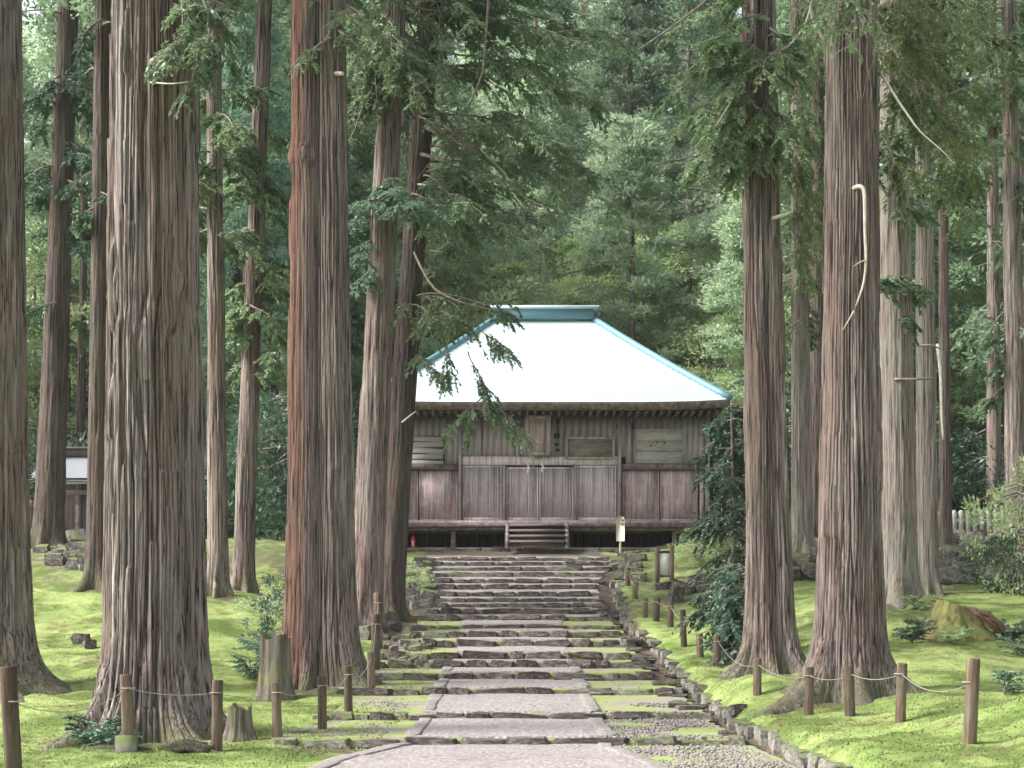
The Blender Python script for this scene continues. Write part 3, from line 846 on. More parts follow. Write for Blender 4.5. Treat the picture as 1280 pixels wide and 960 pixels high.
pi = math.pi
T1 = tree('cedar_tree', 'straight grey-barked cedar with a wide root flare, near the tall thick rope post', -13, 862, 24, 108, None, 24, 'bark_grey', 11, nth=300, zvis=13, flare=0.65, fl_h=0.55, big_roots=((-0.35, .45, .35, .28),), A=0.03)
T2 = tree('cedar_tree', 'huge double-trunked cedar with shaggy peeling bark and spreading mossy roots', 184, 930, 18.5, 116, None, 25, 'bark_grey', 12, nth=460, zvis=10.5, dz=0.055, flare=0.5, fl_h=0.6,
          lobes=((0, 0, .97), (.80, .34, .52)), big_roots=((pi+.75, .62, .20, .30), (-pi/2-.25, .32, .22, .22), (-.35, .28, .3, .25)), A=0.045, K=52, roots=7, bulges=((-.3, 5.5, .09, .16, .16), (-1.9, 8.9, .07, .15, .15)))
T3 = tree('cedar_tree', 'fused pair of cedars with a stripped red-orange left face and a swollen burl', 400, 858, 25, 74, (397, 60), 24, 'bark_red', 13, nth=360, zvis=13.5, flare=0.4, fl_h=0.8,
          lobes=((-.50, -.05, .70), (.52, .10, .80)), A=0.03, K=52, bulges=((pi-.2, 8.6, .10, .5, .18), (-pi/2-.5, 8.55, .09, .4, .16)))
T4 = tree('cedar_tree', 'slender reddish twin-stemmed cedar with a pink scraped root beside its thicker neighbour', 962, 852, 25, 58, (949, 100), 24, 'bark_mauve', 14, nth=300, zvis=13.5, flare=0.75, fl_h=0.75,
          lobes=((-.28, 0, .74), (.42, .08, .66)), A=0.028, K=40)
T5 = tree('cedar_tree', 'thick mauve-brown cedar with a dangling bare white branch on its trunk', 1062, 868, 21, 84, (1065, 60), 24, 'bark_mauve', 15, nth=340, zvis=11.5, dz=0.07, flare=0.6, fl_h=0.7,
          lobes=((0, 0, 1.0), (.28, .05, .72)), big_roots=((pi+.35, .22, .3, .22), (-.5, .2, .3, .25)), A=0.032, K=46)
# mid-ground trunks on the left
mids = [
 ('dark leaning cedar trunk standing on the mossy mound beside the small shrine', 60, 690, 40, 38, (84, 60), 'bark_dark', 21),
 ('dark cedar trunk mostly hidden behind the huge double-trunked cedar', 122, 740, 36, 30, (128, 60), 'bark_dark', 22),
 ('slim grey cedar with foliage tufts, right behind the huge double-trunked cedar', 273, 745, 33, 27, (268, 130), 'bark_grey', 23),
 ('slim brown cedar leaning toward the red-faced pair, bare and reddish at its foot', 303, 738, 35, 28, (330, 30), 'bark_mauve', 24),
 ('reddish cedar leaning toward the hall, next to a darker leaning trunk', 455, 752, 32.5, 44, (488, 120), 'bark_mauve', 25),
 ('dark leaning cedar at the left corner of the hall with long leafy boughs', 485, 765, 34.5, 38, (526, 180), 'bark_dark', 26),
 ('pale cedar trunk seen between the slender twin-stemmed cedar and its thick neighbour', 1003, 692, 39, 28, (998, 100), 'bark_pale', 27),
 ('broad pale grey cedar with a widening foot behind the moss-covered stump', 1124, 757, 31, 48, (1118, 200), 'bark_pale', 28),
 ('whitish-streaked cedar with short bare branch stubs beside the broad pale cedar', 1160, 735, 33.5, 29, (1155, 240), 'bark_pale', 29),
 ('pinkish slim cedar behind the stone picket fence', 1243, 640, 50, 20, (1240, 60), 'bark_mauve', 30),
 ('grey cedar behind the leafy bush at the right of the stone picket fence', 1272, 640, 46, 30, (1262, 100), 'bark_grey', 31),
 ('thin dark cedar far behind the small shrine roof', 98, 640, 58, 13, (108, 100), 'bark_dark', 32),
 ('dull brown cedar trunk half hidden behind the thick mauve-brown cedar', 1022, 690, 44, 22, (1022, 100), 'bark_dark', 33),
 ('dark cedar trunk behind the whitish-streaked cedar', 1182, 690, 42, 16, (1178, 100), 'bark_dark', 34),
]
MT = {}
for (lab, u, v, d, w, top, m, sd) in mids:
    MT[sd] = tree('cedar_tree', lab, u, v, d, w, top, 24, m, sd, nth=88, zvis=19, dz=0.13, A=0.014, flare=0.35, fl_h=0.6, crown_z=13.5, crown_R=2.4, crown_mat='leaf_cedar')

# dead branches on the near trunks
def org(o): return np.array(o.location)
dead_branch(T5, org(T5), [(1066, 236, -.30), (1074, 232, -.62), (1081, 236, -.66), (1081, 290, -.64), (1083, 325, -.62), (1080, 355, -.6), (1068, 388, -.57), (1054, 412, -.52)], 21, [.032, .007])
dead_branch(T5, org(T5), [(1083, 325, -.62), (1074, 328, -.66), (1067, 333, -.70)], 21, [.012, .005])
dead_branch(T4, org(T4), [(966, 273, -.25), (978, 269, -.5), (988, 266, -.6)], 25, [.03, .022])
dead_branch(T5, org(T5), [(1030, 50, -.3), (1018, 30, -.5), (1012, 8, -.6), (1018, -14, -.6)], 21, [.022, .018])
dead_branch(MT[28], org(MT[28]), [(1118, 474, -.3), (1145, 474, -.5), (1170, 473, -.4)], 31, [.03, .018], 'twig')
dead_branch(MT[29], org(MT[29]), [(1150, 432, -.2), (1163, 431, -.5), (1176, 436, -.4)], 33.5, [.028, .012], 'twig')
dead_branch(MT[29], org(MT[29]), [(1172, 430, -.2), (1176, 470, -.25), (1177, 520, -.25), (1179, 550, -.25)], 33.5, [.04, .02])
dead_branch(T2, org(T2), [(188, 80, -.2), (196, 74, -.75), (208, 72, -.85)], 18.5, [.05, .02], 'twig')
dead_branch(T2, org(T2), [(188, 103, -.4), (215, 105, -.7), (236, 102, -.8)], 18.5, [.010, .006])
dead_branch(T3, org(T3), [(420, 92, -.2), (428, 92, -.5)], 25, [.04, .03])
for (a, b, c_, e) in (((520, 120), (545, 150), (575, 172), (600, 186)), ((515, 190), (555, 200), (590, 225), (640, 250)), ((520, 155), (560, 170), (600, 195), (655, 235))):
    dead_branch(MT[26], org(MT[26]), [(a[0], a[1], 0), (b[0], b[1], -.7), (c_[0], c_[1], -1.1), (e[0], e[1], -1.4)], 34.5, [.05, .012], 'twig')
dead_branch(MT[26], org(MT[26]), [(515, 230, 0), (545, 232, -.9), (566, 240, -1.2)], 34.5, [.03, .012], 'dead_wood')
dead_branch(MT[26], org(MT[26]), [(600, 186, -1.4), (630, 215, -1.5), (650, 245, -1.5), (690, 262, -1.5)], 34.5, [.016, .006], 'dead_wood')
dead_branch(MT[26], org(MT[26]), [(612, -20, -2.2), (606, 60, -2.2), (604, 90, -2.2), (580, 150, -2.1), (520, 225, -2.0)], 34.5, [.03, .012], 'twig')
dead_branch(MT[26], org(MT[26]), [(510, 300, 0), (540, 362, -.9), (580, 380, -1.3), (640, 392, -1.6)], 34.5, [.035, .01], 'twig')
dead_branch(MT[26], org(MT[26]), [(500, 530, -.2), (512, 520, -.5), (520, 514, -.6)], 34.5, [.025, .012], 'dead_wood')

dead_branch(T4, org(T4), [(955, -70, 0), (885, 0, -1.0), (840, 34, -1.4), (798, 62, -1.6)], 25, [.035, .008], 'twig')
dead_branch(T4, org(T4), [(955, 85, 0), (925, 110, -.7), (900, 150, -1.1), (880, 185, -1.2), (873, 205, -1.2)], 25, [.025, .005], 'twig')
dead_branch(T4, org(T4), [(955, 70, 0), (985, 60, -.7), (1005, 35, -.9), (1012, 12, -.9)], 25, [.02, .007], 'dead_wood')
dead_branch(T5, org(T5), [(1075, 20, -.3), (1085, 45, -.6), (1083, 80, -.7), (1090, 110, -.7), (1087, 140, -.7)], 21, [.012, .003], 'twig')
dead_branch(T5, org(T5), [(1080, 10, -.3), (1092, 35, -.6), (1095, 70, -.65), (1084, 95, -.7), (1078, 125, -.7)], 21, [.010, .003], 'twig')
dead_branch(T5, org(T5), [(1100, 90, 0), (1125, 130, -.3), (1150, 165, -.4), (1180, 190, -.4), (1195, 208, -.4)], 21, [.02, .004], 'dead_wood')
dead_branch(MT[31], org(MT[31]), [(1260, 40, 0), (1240, 70, -1), (1215, 95, -1.4)], 46, [.05, .02], 'twig')
# in-view boughs --------------------------------------------------
def boughs_on(o, d, specs, seed, m='leaf_near', **kw):
    B = Boughs(seed); og = org(o)
    for sp in specs:
        (u0, v0, dd0), (u1, v1, dd1) = sp[0], sp[1]
        k = dict(kw); k.update(sp[2] if len(sp) > 2 else {})
        B.bough(np.array(P(u0, v0, d+dd0))-og, np.array(P(u1, v1, d+dd1))-og, **k)
    return link('crown', B.mesh('crown', M[m]), o)
rb = random.Random(77)
# leaning tree at the hall: long boughs across the top middle
sp = []
for (u1, v1) in [(700, 60), (740, 110), (770, 150), (720, 190), (760, 225), (690, 215), (640, 120), (620, 60), (660, 20), (730, 20), (790, 70), (770, 260), (720, 275), (660, 285), (610, 265), (590, 210), (600, 310), (575, 40), (700, 320), (575, 330)]:
    u0 = 512 + rb.uniform(0, 25); v0 = v1 - rb.uniform(20, 70)
    d0 = rb.uniform(-1.8, .8)
    sp.append(((u0, v0, 0), (u1, v1, d0)))
boughs_on(MT[26], 34.5, sp, 301, 'leaf_near', dens=1.45, tw=0.62, leaf=0.09, hang=0.5, bare=0.2)
sp = [((515, 372, 0), (585, 395, -1.6)), ((515, 372, 0), (640, 402, -1.8), dict(bare=.45)), ((540, 385, -.9), (600, 430, -1.7)), ((560, 395, -1.1), (645, 455, -1.9), dict(bare=.5)), ((585, 440, -1.6), (612, 500, -1.8)),
      ((560, 430, -1.2), (560, 480, -1.7)), ((600, 480, -1.7), (620, 520, -1.8)), ((595, 510, -1.7), (650, 550, -1.8)), ((590, 505, -1.7), (585, 545, -1.8)), ((610, 500, -1.7), (665, 560, -1.9)), ((600, 500, -1.6), (560, 545, -1.7)), ((505, 440, 0), (545, 480, -1.2)), ((505, 395, 0), (540, 425, -1.2)), ((500, 380, 0), (555, 408, -1.4))]
boughs_on(MT[26], 34.5, sp, 302, 'leaf_near', dens=1.35, tw=0.6, leaf=0.09, hang=0.75, bare=0.12, r0=0.016)
sp = []
for (u1, v1) in [(600, 30), (650, 75), (690, 120), (560, 110), (620, 165), (700, 240), (640, 235), (575, 270), (610, 290), (540, 60), (740, 60), (765, 190), (545, 300), (590, 345), (650, 300)]:
    sp.append(((520+rb.uniform(-10, 15), v1-rb.uniform(15, 60), 0), (u1, v1, rb.uniform(-3.0, -1.6))))
boughs_on(MT[26], 34.5, sp, 320, 'leaf_cedar', dens=1.2, tw=0.55, leaf=0.085, hang=0.55, bare=0.35)
# light green boughs in front of the reddish leaning tree
sp = [((470, 255, 0), (440, 262, -1.2)), ((475, 250, 0), (530, 258, -1.6)), ((475, 255, 0), (555, 275, -1.5)), ((470, 245, 0), (500, 240, -1.8)), ((465, 270, 0), (435, 285, -1.0)), ((475, 235, 0), (520, 285, -1.4)), ((470, 300, 0), (440, 330, -1.0)), ((470, 330, 0), (445, 375, -.9))]
boughs_on(MT[25], 32.5, sp, 303, 'leaf_bluegreen', dens=1.5, tw=0.6, leaf=0.10, hang=0.3, bare=0.1)
sp = []
for k in range(20):
    u0 = rb.uniform(440, 500); v0 = rb.uniform(-20, 130)
    sp.append(((480, v0, 0), (u0+rb.uniform(-60, 90), v0+rb.uniform(20, 80), rb.uniform(-2, 1.5))))
boughs_on(MT[25], 32.5, sp, 304, 'leaf_near', dens=1.5, tw=0.65, leaf=0.09, hang=0.5, bare=0.1)
# left: bough on the huge cedar
sp = [((262, 5, .2), (215, 45, -1.0)), ((255, 20, .2), (208, 82, -1.2)), ((262, 30, .2), (230, 118, -1.0)), ((265, 10, .2), (255, 95, -.6)), ((265, 10, .2), (285, 80, -.4)), ((262, 0, .2), (290, 40, -.5)), ((262, -10, .2), (245, 60, -1.0)), ((262, 0, .2), (228, 30, -1.1))]
boughs_on(T2, 18.5, sp, 305, 'leaf_near', dens=1.6, tw=0.42, leaf=0.075, hang=0.6, bare=0.1, r0=.012)
# foliage on the slim left trees
def ring_boughs(o, d, uc, vs_, n, wpx, seed, m, **kw):
    r_ = random.Random(seed); sp = []
    for k in range(n):
        v0 = r_.uniform(*vs_); sgn = r_.choice([-1, 1])
        sp.append(((uc, v0, 0), (uc+sgn*wpx*r_.uniform(.3, 1), v0+r_.uniform(5, 45), r_.uniform(-1.6, 1.4))))
    boughs_on(o, d, sp, seed, m, **kw)
ring_boughs(MT[23], 33, 268, (100, 330), 16, 55, 306, 'leaf_near', dens=1.5, tw=.75, leaf=.12)
ring_boughs(MT[24], 35, 318, (120, 480), 26, 50, 307, 'leaf_near', dens=1.5, tw=.75, leaf=.12)
ring_boughs(MT[21], 40, 78, (20, 420), 26, 75, 308, 'leaf_dark', dens=1.0, tw=.8, leaf=.13)
ring_boughs(MT[22], 36, 126, (0, 330), 10, 50, 309, 'leaf_dark', dens=0.9, tw=.7, leaf=.12)
ring_boughs(T3, 25, 420, (-30, 60), 12, 70, 310, 'leaf_near', dens=1.2, tw=.5, leaf=.085)
# right side
sp = []
for (u1, v1) in [(840, 120), (870, 90), (835, 170), (880, 160), (900, 200), (860, 215), (910, 120), (930, 90), (945, 170), (985, 120), (1010, 150), (1000, 200), (960, 210), (890, 60), (850, 40), (1015, 95), (930, 235), (880, 240)]:
    u0 = 955; v0 = v1-rb.uniform(30, 80)
    sp.append(((u0, v0, 0), (u1, v1, rb.uniform(-1.6, -.4))))
boughs_on(T4, 25, sp, 311, 'leaf_near', dens=2.0, tw=.55, leaf=.08, hang=.45, bare=.2)
sp = []
for k in range(20):
    v0 = rb.uniform(-20, 300); sp.append(((rb.uniform(985, 1012), v0, .3), (rb.uniform(975, 1025), v0+rb.uniform(40, 110), rb.uniform(.3, 1.8))))
boughs_on(T4, 25, sp, 312, 'leaf_olive', dens=.9, tw=.5, leaf=.08, hang=.8, bare=.2, r0=.012)
sp = []
for k in range(34):
    if k > 15: continue
    v0 = rb.uniform(-30, 190); u0 = rb.uniform(1095, 1110)
    sp.append(((u0, v0, rb.uniform(0, .8)), (u0+rb.uniform(15, 150), v0+rb.uniform(30, 130), rb.uniform(.2, 3.5))))
boughs_on(T5, 21, sp, 313, 'leaf_olive', dens=1.15, tw=.6, leaf=.085, hang=.7, bare=.15, r0=.014)
sp = []
for (u1, v1) in [(1020, 40), (1050, 10), (1085, 30), (1000, 20), (1110, 60), (1060, 60)]:
    sp.append(((1066, v1-60, -.4), (u1, v1, -1.2)))
boughs_on(T5, 21, sp, 314, 'leaf_near', dens=1.2, tw=.45, leaf=.075, hang=.6, bare=.3, r0=.012)
ring_boughs(MT[28], 31, 1112, (150, 380), 14, 45, 315, 'leaf_cedar', dens=1.5, tw=.75, leaf=.12)
ring_boughs(MT[29], 33.5, 1155, (20, 260), 16, 60, 316, 'leaf_cedar', dens=1.5, tw=.8, leaf=.12)
ring_boughs(MT[31], 46, 1262, (0, 480), 22, 60, 317, 'leaf_cedar', dens=1.0, tw=.9, leaf=.14)
ring_boughs(MT[30], 50, 1240, (100, 500), 16, 50, 318, 'leaf_cedar', dens=.9, tw=.9, leaf=.15)
ring_boughs(MT[27], 39, 1000, (120, 430), 16, 45, 319, 'leaf_olive', dens=1.0, tw=.7, leaf=.11)

# young conifer beside the hall
def young(o_u, o_v, d, hpx, wpx, seed, label, m='leaf_dark'):
    x = XU(o_u, d); z = Hs(x, d)
    o = thing('young_cedar', label, 'young tree', (x, d, z))
    hgt = hpx*d/FPX; W = wpx*d/FPX
    MB().tube([(0, 0, -.2), (.03, 0, hgt*.5), (-.02, 0, hgt)], [.05, .035, .012], 7).build('trunk', M['bark_grey'], o, True)
    B = Boughs(seed); r_ = random.Random(seed)
    for k in range(int(46+W*30)):
        t = r_.uniform(.06, 1.0); az = r_.uniform(0, 2*pi); l = W*(1.1-.5*t)*r_.uniform(.45, 1.1)
        B.bough((0, 0, hgt*t), (math.cos(az)*l, math.sin(az)*l, hgt*t-l*r_.uniform(.1, .55)), dens=1.15, tw=.5, leaf=.095, hang=.7, bare=.1, r0=.014)
    link('crown', B.mesh('crown', M[m]), o)
    return o
young(915, 800, 29, 312, 66, 401, 'wispy dark young cedar growing at the right corner of the hall')
young(925, 812, 27, 120, 50, 402, 'low bushy young cedar by the rope posts at the foot of the slender cedar', 'leaf_bluegreen')

# ------------------------------------------------------------------ background forest
bgm = {}
def bgc(key, m, seed, **kw):
    bgm[key] = crown_mesh('crown', M[m], seed, **kw)
bgc('cedar0', 'leaf_cedar', 601, Ht=24, zc=5, R=3.5, npuff=210, nleaf=150, size=.24, pr=.72)
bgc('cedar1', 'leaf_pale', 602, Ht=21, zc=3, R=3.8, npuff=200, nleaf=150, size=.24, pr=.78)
bgc('cedar2', 'leaf_bluegreen', 603, Ht=26, zc=8, R=3.2, npuff=200, nleaf=150, size=.23, pr=.7)
bgc('broad0', 'leaf_broad', 604, Ht=12, zc=3, R=4.2, npuff=130, nleaf=170, size=.20, pr=.8, shape='round', tilt=.1)
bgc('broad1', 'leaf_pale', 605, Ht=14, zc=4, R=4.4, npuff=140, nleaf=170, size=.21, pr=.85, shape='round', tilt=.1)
bgc('shrub', 'leaf_dark', 606, Ht=2.2, zc=.1, R=1.4, npuff=40, nleaf=110, size=.12, pr=.45, shape='round', tilt=.05)
bgc('shrubl', 'leaf_broad', 607, Ht=2.0, zc=.2, R=1.2, npuff=36, nleaf=90, size=.10, pr=.4, shape='round', tilt=.05)
bg_trunk = [trunk_mesh('trunk', M['bark_mauve'], 701, 24, .34, .06, nth=24, zvis=12, dz=.4, A=.02, K=8, flare=.3),
            trunk_mesh('trunk', M['bark_dark'], 702, 24, .30, .05, nth=24, zvis=12, dz=.4, A=.02, K=8, flare=.3)]
BG_INFO = {
 'cedar0': ('green tufted cedar', 'green forest cedars', 24, 'cedar_tree'),
 'cedar1': ('pale bushy conifer', 'pale forest conifers', 21, 'conifer_tree'),
 'cedar2': ('blue-green tall cedar', 'blue-green forest cedars', 26, 'cedar_tree'),
 'broad0': ('yellow-green broadleaf tree', 'yellow-green broadleaf trees', 12, 'broadleaf_tree'),
 'broad1': ('soft green broadleaf tree', 'soft green broadleaf trees', 14, 'broadleaf_tree')}
def bg_tree(key, x, y, s, rot, tr):
    lab, grp, ht, nm = BG_INFO[key]
    u = UC+x*FPX/y
    zone = ('left of the huge double cedar' if u < 190 else 'between the huge cedar and the red-faced pair' if u < 400 else 'above the left half of the hall roof' if u < 640 else
            'above the right half of the hall roof' if u < 930 else 'between the two reddish right-hand cedars' if u < 1060 else 'beyond the pale right-hand cedars')
    far = 'low down' if y < 72 else 'up the slope' if y < 105 else 'high on the hill'
    o = thing(nm, lab + ' ' + far + ', ' + zone, 'tree', (x, y, Hs(x, y)), grp + ', ' + far + ', ' + zone, rot)
    o.scale = (s, s, s)
    link('crown', bgm[key], o)
    t = link('trunk', bg_trunk[tr], o)
    t.scale = (1, 1, (ht-1.5)/24.0) if key[0] == 'c' else (.7, .7, ht*.8/24.0)
    return o
rf = random.Random(99)
pts = []
y = 59.0
while y < 172:
    step = 4.9 + (y-58)*0.025
    W = 0.36*y + 5
    x = -W + rf.uniform(0, step)
    while x < W:
        xx = x + rf.uniform(-1.3, 1.3); yy = y + rf.uniform(-1.6, 1.6)
        clear_left = (-0.42*yy < xx < -0.255*yy) and yy < 86
        if not (yy < 61 and -7 < xx < 9) and not (clear_left and rf.random() < .93):
            pts.append((xx, yy))
        x += step*rf.uniform(.8, 1.25)
    y += step*.95
for (x, y) in pts:
    q = rf.random()
    mid = abs(x-3) < 14
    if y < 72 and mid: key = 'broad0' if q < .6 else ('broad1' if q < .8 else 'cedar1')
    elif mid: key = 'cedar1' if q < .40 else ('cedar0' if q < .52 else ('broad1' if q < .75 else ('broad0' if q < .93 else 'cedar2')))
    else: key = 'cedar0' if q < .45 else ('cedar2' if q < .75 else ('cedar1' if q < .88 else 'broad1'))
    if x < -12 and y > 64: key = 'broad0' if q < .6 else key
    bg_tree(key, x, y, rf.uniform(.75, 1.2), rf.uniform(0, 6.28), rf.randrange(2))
# nearer side forest
for (x, y, key, s) in [(-12.2, 57, 'cedar0', .9), (-17.6, 61, 'broad0', 1.0), (-20.5, 66, 'broad0', 1.15), (-17.5, 70, 'broad0', 1.2), (-22.5, 50, 'cedar2', 1.0), (-27, 78, 'cedar1', 1.25), (-31, 84, 'cedar0', 1.3), (-24, 88, 'cedar1', 1.3), (-34, 95, 'cedar1', 1.3), (-28, 98, 'broad1', 1.8), (5, 108, 'cedar1', 1.4), (11, 112, 'cedar0', 1.45), (15, 118, 'cedar1', 1.5), (1, 120, 'cedar1', 1.5), (8, 126, 'cedar0', 1.5), (-9.5, 55, 'cedar2', .8), (-8, 60, 'cedar0', .9), (-5.5, 62, 'cedar1', .8),
                       (11, 55, 'cedar0', .9), (14.5, 57, 'cedar2', 1.0), (18, 54, 'cedar0', .95), (21, 51, 'cedar2', .9), (9.2, 60, 'cedar1', .7), (17, 61, 'cedar1', .9), (24, 58, 'cedar0', 1), (12.5, 63, 'cedar0', 1)]:
    bg_tree(key, x, y, s, rf.uniform(0, 6.28), rf.randrange(2))
# shrubs
def shrub(u, v, d, s, key, label, sz=1.0):
    x = XU(u, d)
    o = thing('shrub', label, 'shrub', (x, d, Hs(x, d)))
    link('foliage', bgm[key], o, scale=(s, s, s*sz), rot=(0, 0, u*.37))
    MB().tube([(0, 0, -.1), (.02, .02, .8*s*sz)], [.03*s, .01*s], 5).build('stem', M['twig'], o)
    return o
rs = random.Random(4)
for k in range(26):
    x = rs.uniform(7.5, 19); y = rs.uniform(49, 58)
    o = thing('shrub', 'dark green shrub in the understorey right of the hall', 'shrub', (x, y, Hs(x, y)), 'dark shrubs right of the hall')
    s = rs.uniform(.9, 1.7); link('foliage', bgm['shrub'], o, scale=(s, s, s*1.2), rot=(0, 0, rs.uniform(0, 6)))
for k in range(26):
    x = rs.uniform(-22, -5.5); y = rs.uniform(47, 60)
    if x < -11.5 and y < 55: continue
    o = thing('shrub', 'dark green shrub in the understorey left of the hall', 'shrub', (x, y, Hs(x, y)), 'dark shrubs left of the hall')
    s = rs.uniform(.9, 1.8); link('foliage', bgm['shrub'], o, scale=(s, s, s*1.2), rot=(0, 0, rs.uniform(0, 6)))
shrub(1272, 690, 33, .8, 'shrubl', 'feathery light green bush at the end of the rock wall', 1.9)
shrub(1255, 760, 33.5, .55, 'shrub', 'blue-green bush hanging over the rock wall', 1.0)
shrub(895, 700, 41, .7, 'shrubl', 'leafy light green bush behind the notice board', .8)
shrub(868, 710, 40.5, .5, 'shrubl', 'small yellow-green bush next to the notice board', .8)
shrub(928, 690, 42, .8, 'shrub', 'dark bush at the foot of the wispy young cedar', 1.1)
shrub(335, 690, 30, .5, 'shrubl', 'leafy green shrub between the slim cedars and the red-faced pair', 1.0)
shrub(362, 720, 27, .42, 'shrub', 'dark leafy shrub against the red-faced pair of cedars', 1.6)
shrub(512, 720, 39, .38, 'shrubl', 'low light green shrub at the left edge of the stairs', .8)
shrub(525, 735, 38, .3, 'shrubl', 'small tuft of greenery beside the middle stairs', .8)

# ferns and sprigs
def fern(u, v, d, size, n, seed, label, m='leaf_bluegreen'):
    x = XU(u, d); o = thing('fern', label, 'fern', (x, d, Hs(x, d)))
    B = Boughs(seed); r_ = random.Random(seed)
    for k in range(n):
        az = r_.uniform(0, 2*pi); l = size*r_.uniform(.6, 1.1)
        B.bough((0, 0, 0), (math.cos(az)*l, math.sin(az)*l, size*r_.uniform(.35, 1.0)), sag=.35, dens=2.2, tw=.22, leaf=.05, hang=.2, bare=.1, r0=.006)
    link('fronds', B.mesh('fronds', M[m]), o)
fern(1140, 795, 26.2, .38, 16, 501, 'clump of fern against the side of the moss-covered stump')
fern(1190, 800, 25.8, .3, 10, 502, 'low fern growing in front of the moss-covered stump', 'leaf_broad')
fern(1262, 790, 26.5, .42, 16, 503, 'large fern clump to the right of the moss-covered stump')
fern(1272, 815, 25, .32, 10, 504, 'fern at the edge of the moss beyond the fern clump', 'leaf_bluegreen')
fern(1255, 868, 18.5, .27, 9, 505, 'lone little fern sprig on the moss by the tall right rope post')
fern(1150, 742, 30, .3, 10, 506, 'fern at the foot of the broad pale cedar', 'leaf_broad')
fern(118, 905, 17.3, .35, 14, 507, 'dark sprig of cedar shoots on the spreading root of the huge cedar', 'leaf_dark')
fern(140, 925, 17.0, .28, 10, 508, 'small fern tucked between the roots of the huge cedar', 'leaf_bluegreen')
fern(350, 690, 26.0, .7, 22, 509, 'sprawling leafy sapling leaning out behind the jagged stump', 'leaf_bluegreen')
fern(318, 755, 25.5, .45, 12, 510, 'airy young shoot left of the jagged stump', 'leaf_bluegreen')

# ------------------------------------------------------------------ the hall
HY = 48.0
hall = thing('shrine_hall', 'weathered wooden shrine hall with a white hipped roof at the top of the stairs', 'shrine hall', (0, 0, 0))
def fx(u): return (u-UC)*HY/FPX
def fz(v): return EYE+(VH-v)*HY/FPX
def fb(name, u0, u1, v0, v1, y0, y1, m, parent=None):
    x0, x1, z0, z1 = fx(u0), fx(u1), fz(v1), fz(v0)
    mb = MB().box(x0-(x0+x1)/2, x1-(x0+x1)/2, -(y1-y0)/2, (y1-y0)/2, -(z1-z0)/2, (z1-z0)/2)
    return mb.build(name, M[m], parent or hall, False, ((x0+x1)/2, (y0+y1)/2, (z0+z1)/2))
XLW, XRW = fx(463), fx(886)
# body behind the facade
body = MB()
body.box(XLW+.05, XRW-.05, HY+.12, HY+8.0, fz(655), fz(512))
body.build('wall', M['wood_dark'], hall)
fb('floor_beam', 456, 890, 655.5, 661, HY-.62, HY+.1, 'wood_beam')
fb('floor_joist', 458, 888, 661.4, 664.5, HY-.50, HY+8, 'wood_beam')
fb('ground_sill', 500, 888, 685.5, 690, HY-.40, HY-.15, 'wood_step')
for u in (470, 505, 567, 633.5, 708.5, 842, 878): fb('underfloor_post', u-2.8, u+2.8, 664.7, 688.5, HY-.34, HY-.12, 'wood_step')
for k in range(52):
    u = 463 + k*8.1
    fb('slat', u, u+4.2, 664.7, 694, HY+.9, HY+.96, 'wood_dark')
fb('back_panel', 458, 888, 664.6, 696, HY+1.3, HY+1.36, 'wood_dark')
# lower storey
def panel(u0, u1, v0, v1, m, lattice=False):
    w = fx(u1)-fx(u0); h = fz(v0)-fz(v1)
    mb = MB(); fr = .05
    mb.box(-w/2, w/2, -.01, .04, -h/2, h/2)
    if lattice:
        mb.box(-w/2, -w/2+fr, -.05, -.012, -h/2, h/2); mb.box(w/2-fr, w/2, -.05, -.012, -h/2, h/2)
        mb.box(-w/2+fr+.002, w/2-fr-.002, -.05, -.012, h/2-fr*1.4, h/2); mb.box(-w/2+fr+.002, w/2-fr-.002, -.05, -.012, -h/2, -h/2+fr*2)
        n = int(w/.085)
        for k in range(1, n): 
            x = -w/2+fr+(w-2*fr)*k/n
            mb.box(x-.018, x+.018, -.045, -.013, -h/2+fr*2+.002, h/2-fr*1.4-.002)
        for k in range(1, 6):
            z = -h/2+h*k/6
            mb.box(-w/2+fr+.003, w/2-fr-.003, -.03, -.0115, z-.012, z+.012)
    else:
        mb.box(-w/2, -w/2+fr*.7, -.03, -.012, -h/2, h/2); mb.box(w/2-fr*.7, w/2, -.03, -.012, -h/2, h/2)
        mb.box(-w/2+fr*.7+.002, w/2-fr*.7-.002, -.03, -.012, -h/2, -h/2+fr)
    return mb.build('door' if lattice else 'wall_panel', M[m], hall, False, ((fx(u0)+fx(u1))/2, HY+.02, (fz(v0)+fz(v1))/2))
panel(473, 522.5, 588, 651, 'wood_panel'); panel(524, 572, 588, 651, 'wood_panel')
panel(778, 824, 588, 651, 'wood_panel'); panel(825.5, 872, 588, 651, 'wood_panel')
panel(578, 627.5, 582, 651, 'wood_lattice', True); panel(632.5, 673, 584, 651, 'wood_lattice', True)
panel(674, 717, 584, 651, 'wood_lattice', True); panel(721, 770.5, 582, 651, 'wood_lattice', True)
fb('wall_panel', 874.5, 880.5, 588, 651, HY+.01, HY+.06, 'wood_panel'); fb('wall_panel', 465, 471, 588, 651, HY+.01, HY+.06, 'wood_panel')
fb('sill_beam', 461, 888, 651.3, 655.3, HY-.16, HY+.1, 'wood_panel')
fb('lintel', 465, 573, 580.5, 587.5, HY-.09, HY+.1, 'wood_beam'); fb('lintel', 777, 882, 580.5, 587.5, HY-.09, HY+.1, 'wood_beam')
fb('lintel', 577, 772, 571, 581.5, HY-.07, HY+.1, 'wood_lattice')
for u, w in ((463.5, 4), (575, 3.6), (630, 3.6), (719, 3.2), (774, 4.6), (884, 5)):
    v0 = 516 if w > 3.4 and u not in (630, 719) else 581.7
    fb('post', u-w/2, u+w/2, v0, 651.2, HY-.12, HY+.1, 'wood_wall')
fb('corner_board', 881.5, 886.5, 588, 651, HY-.02, HY+.06, 'wood_lattice')
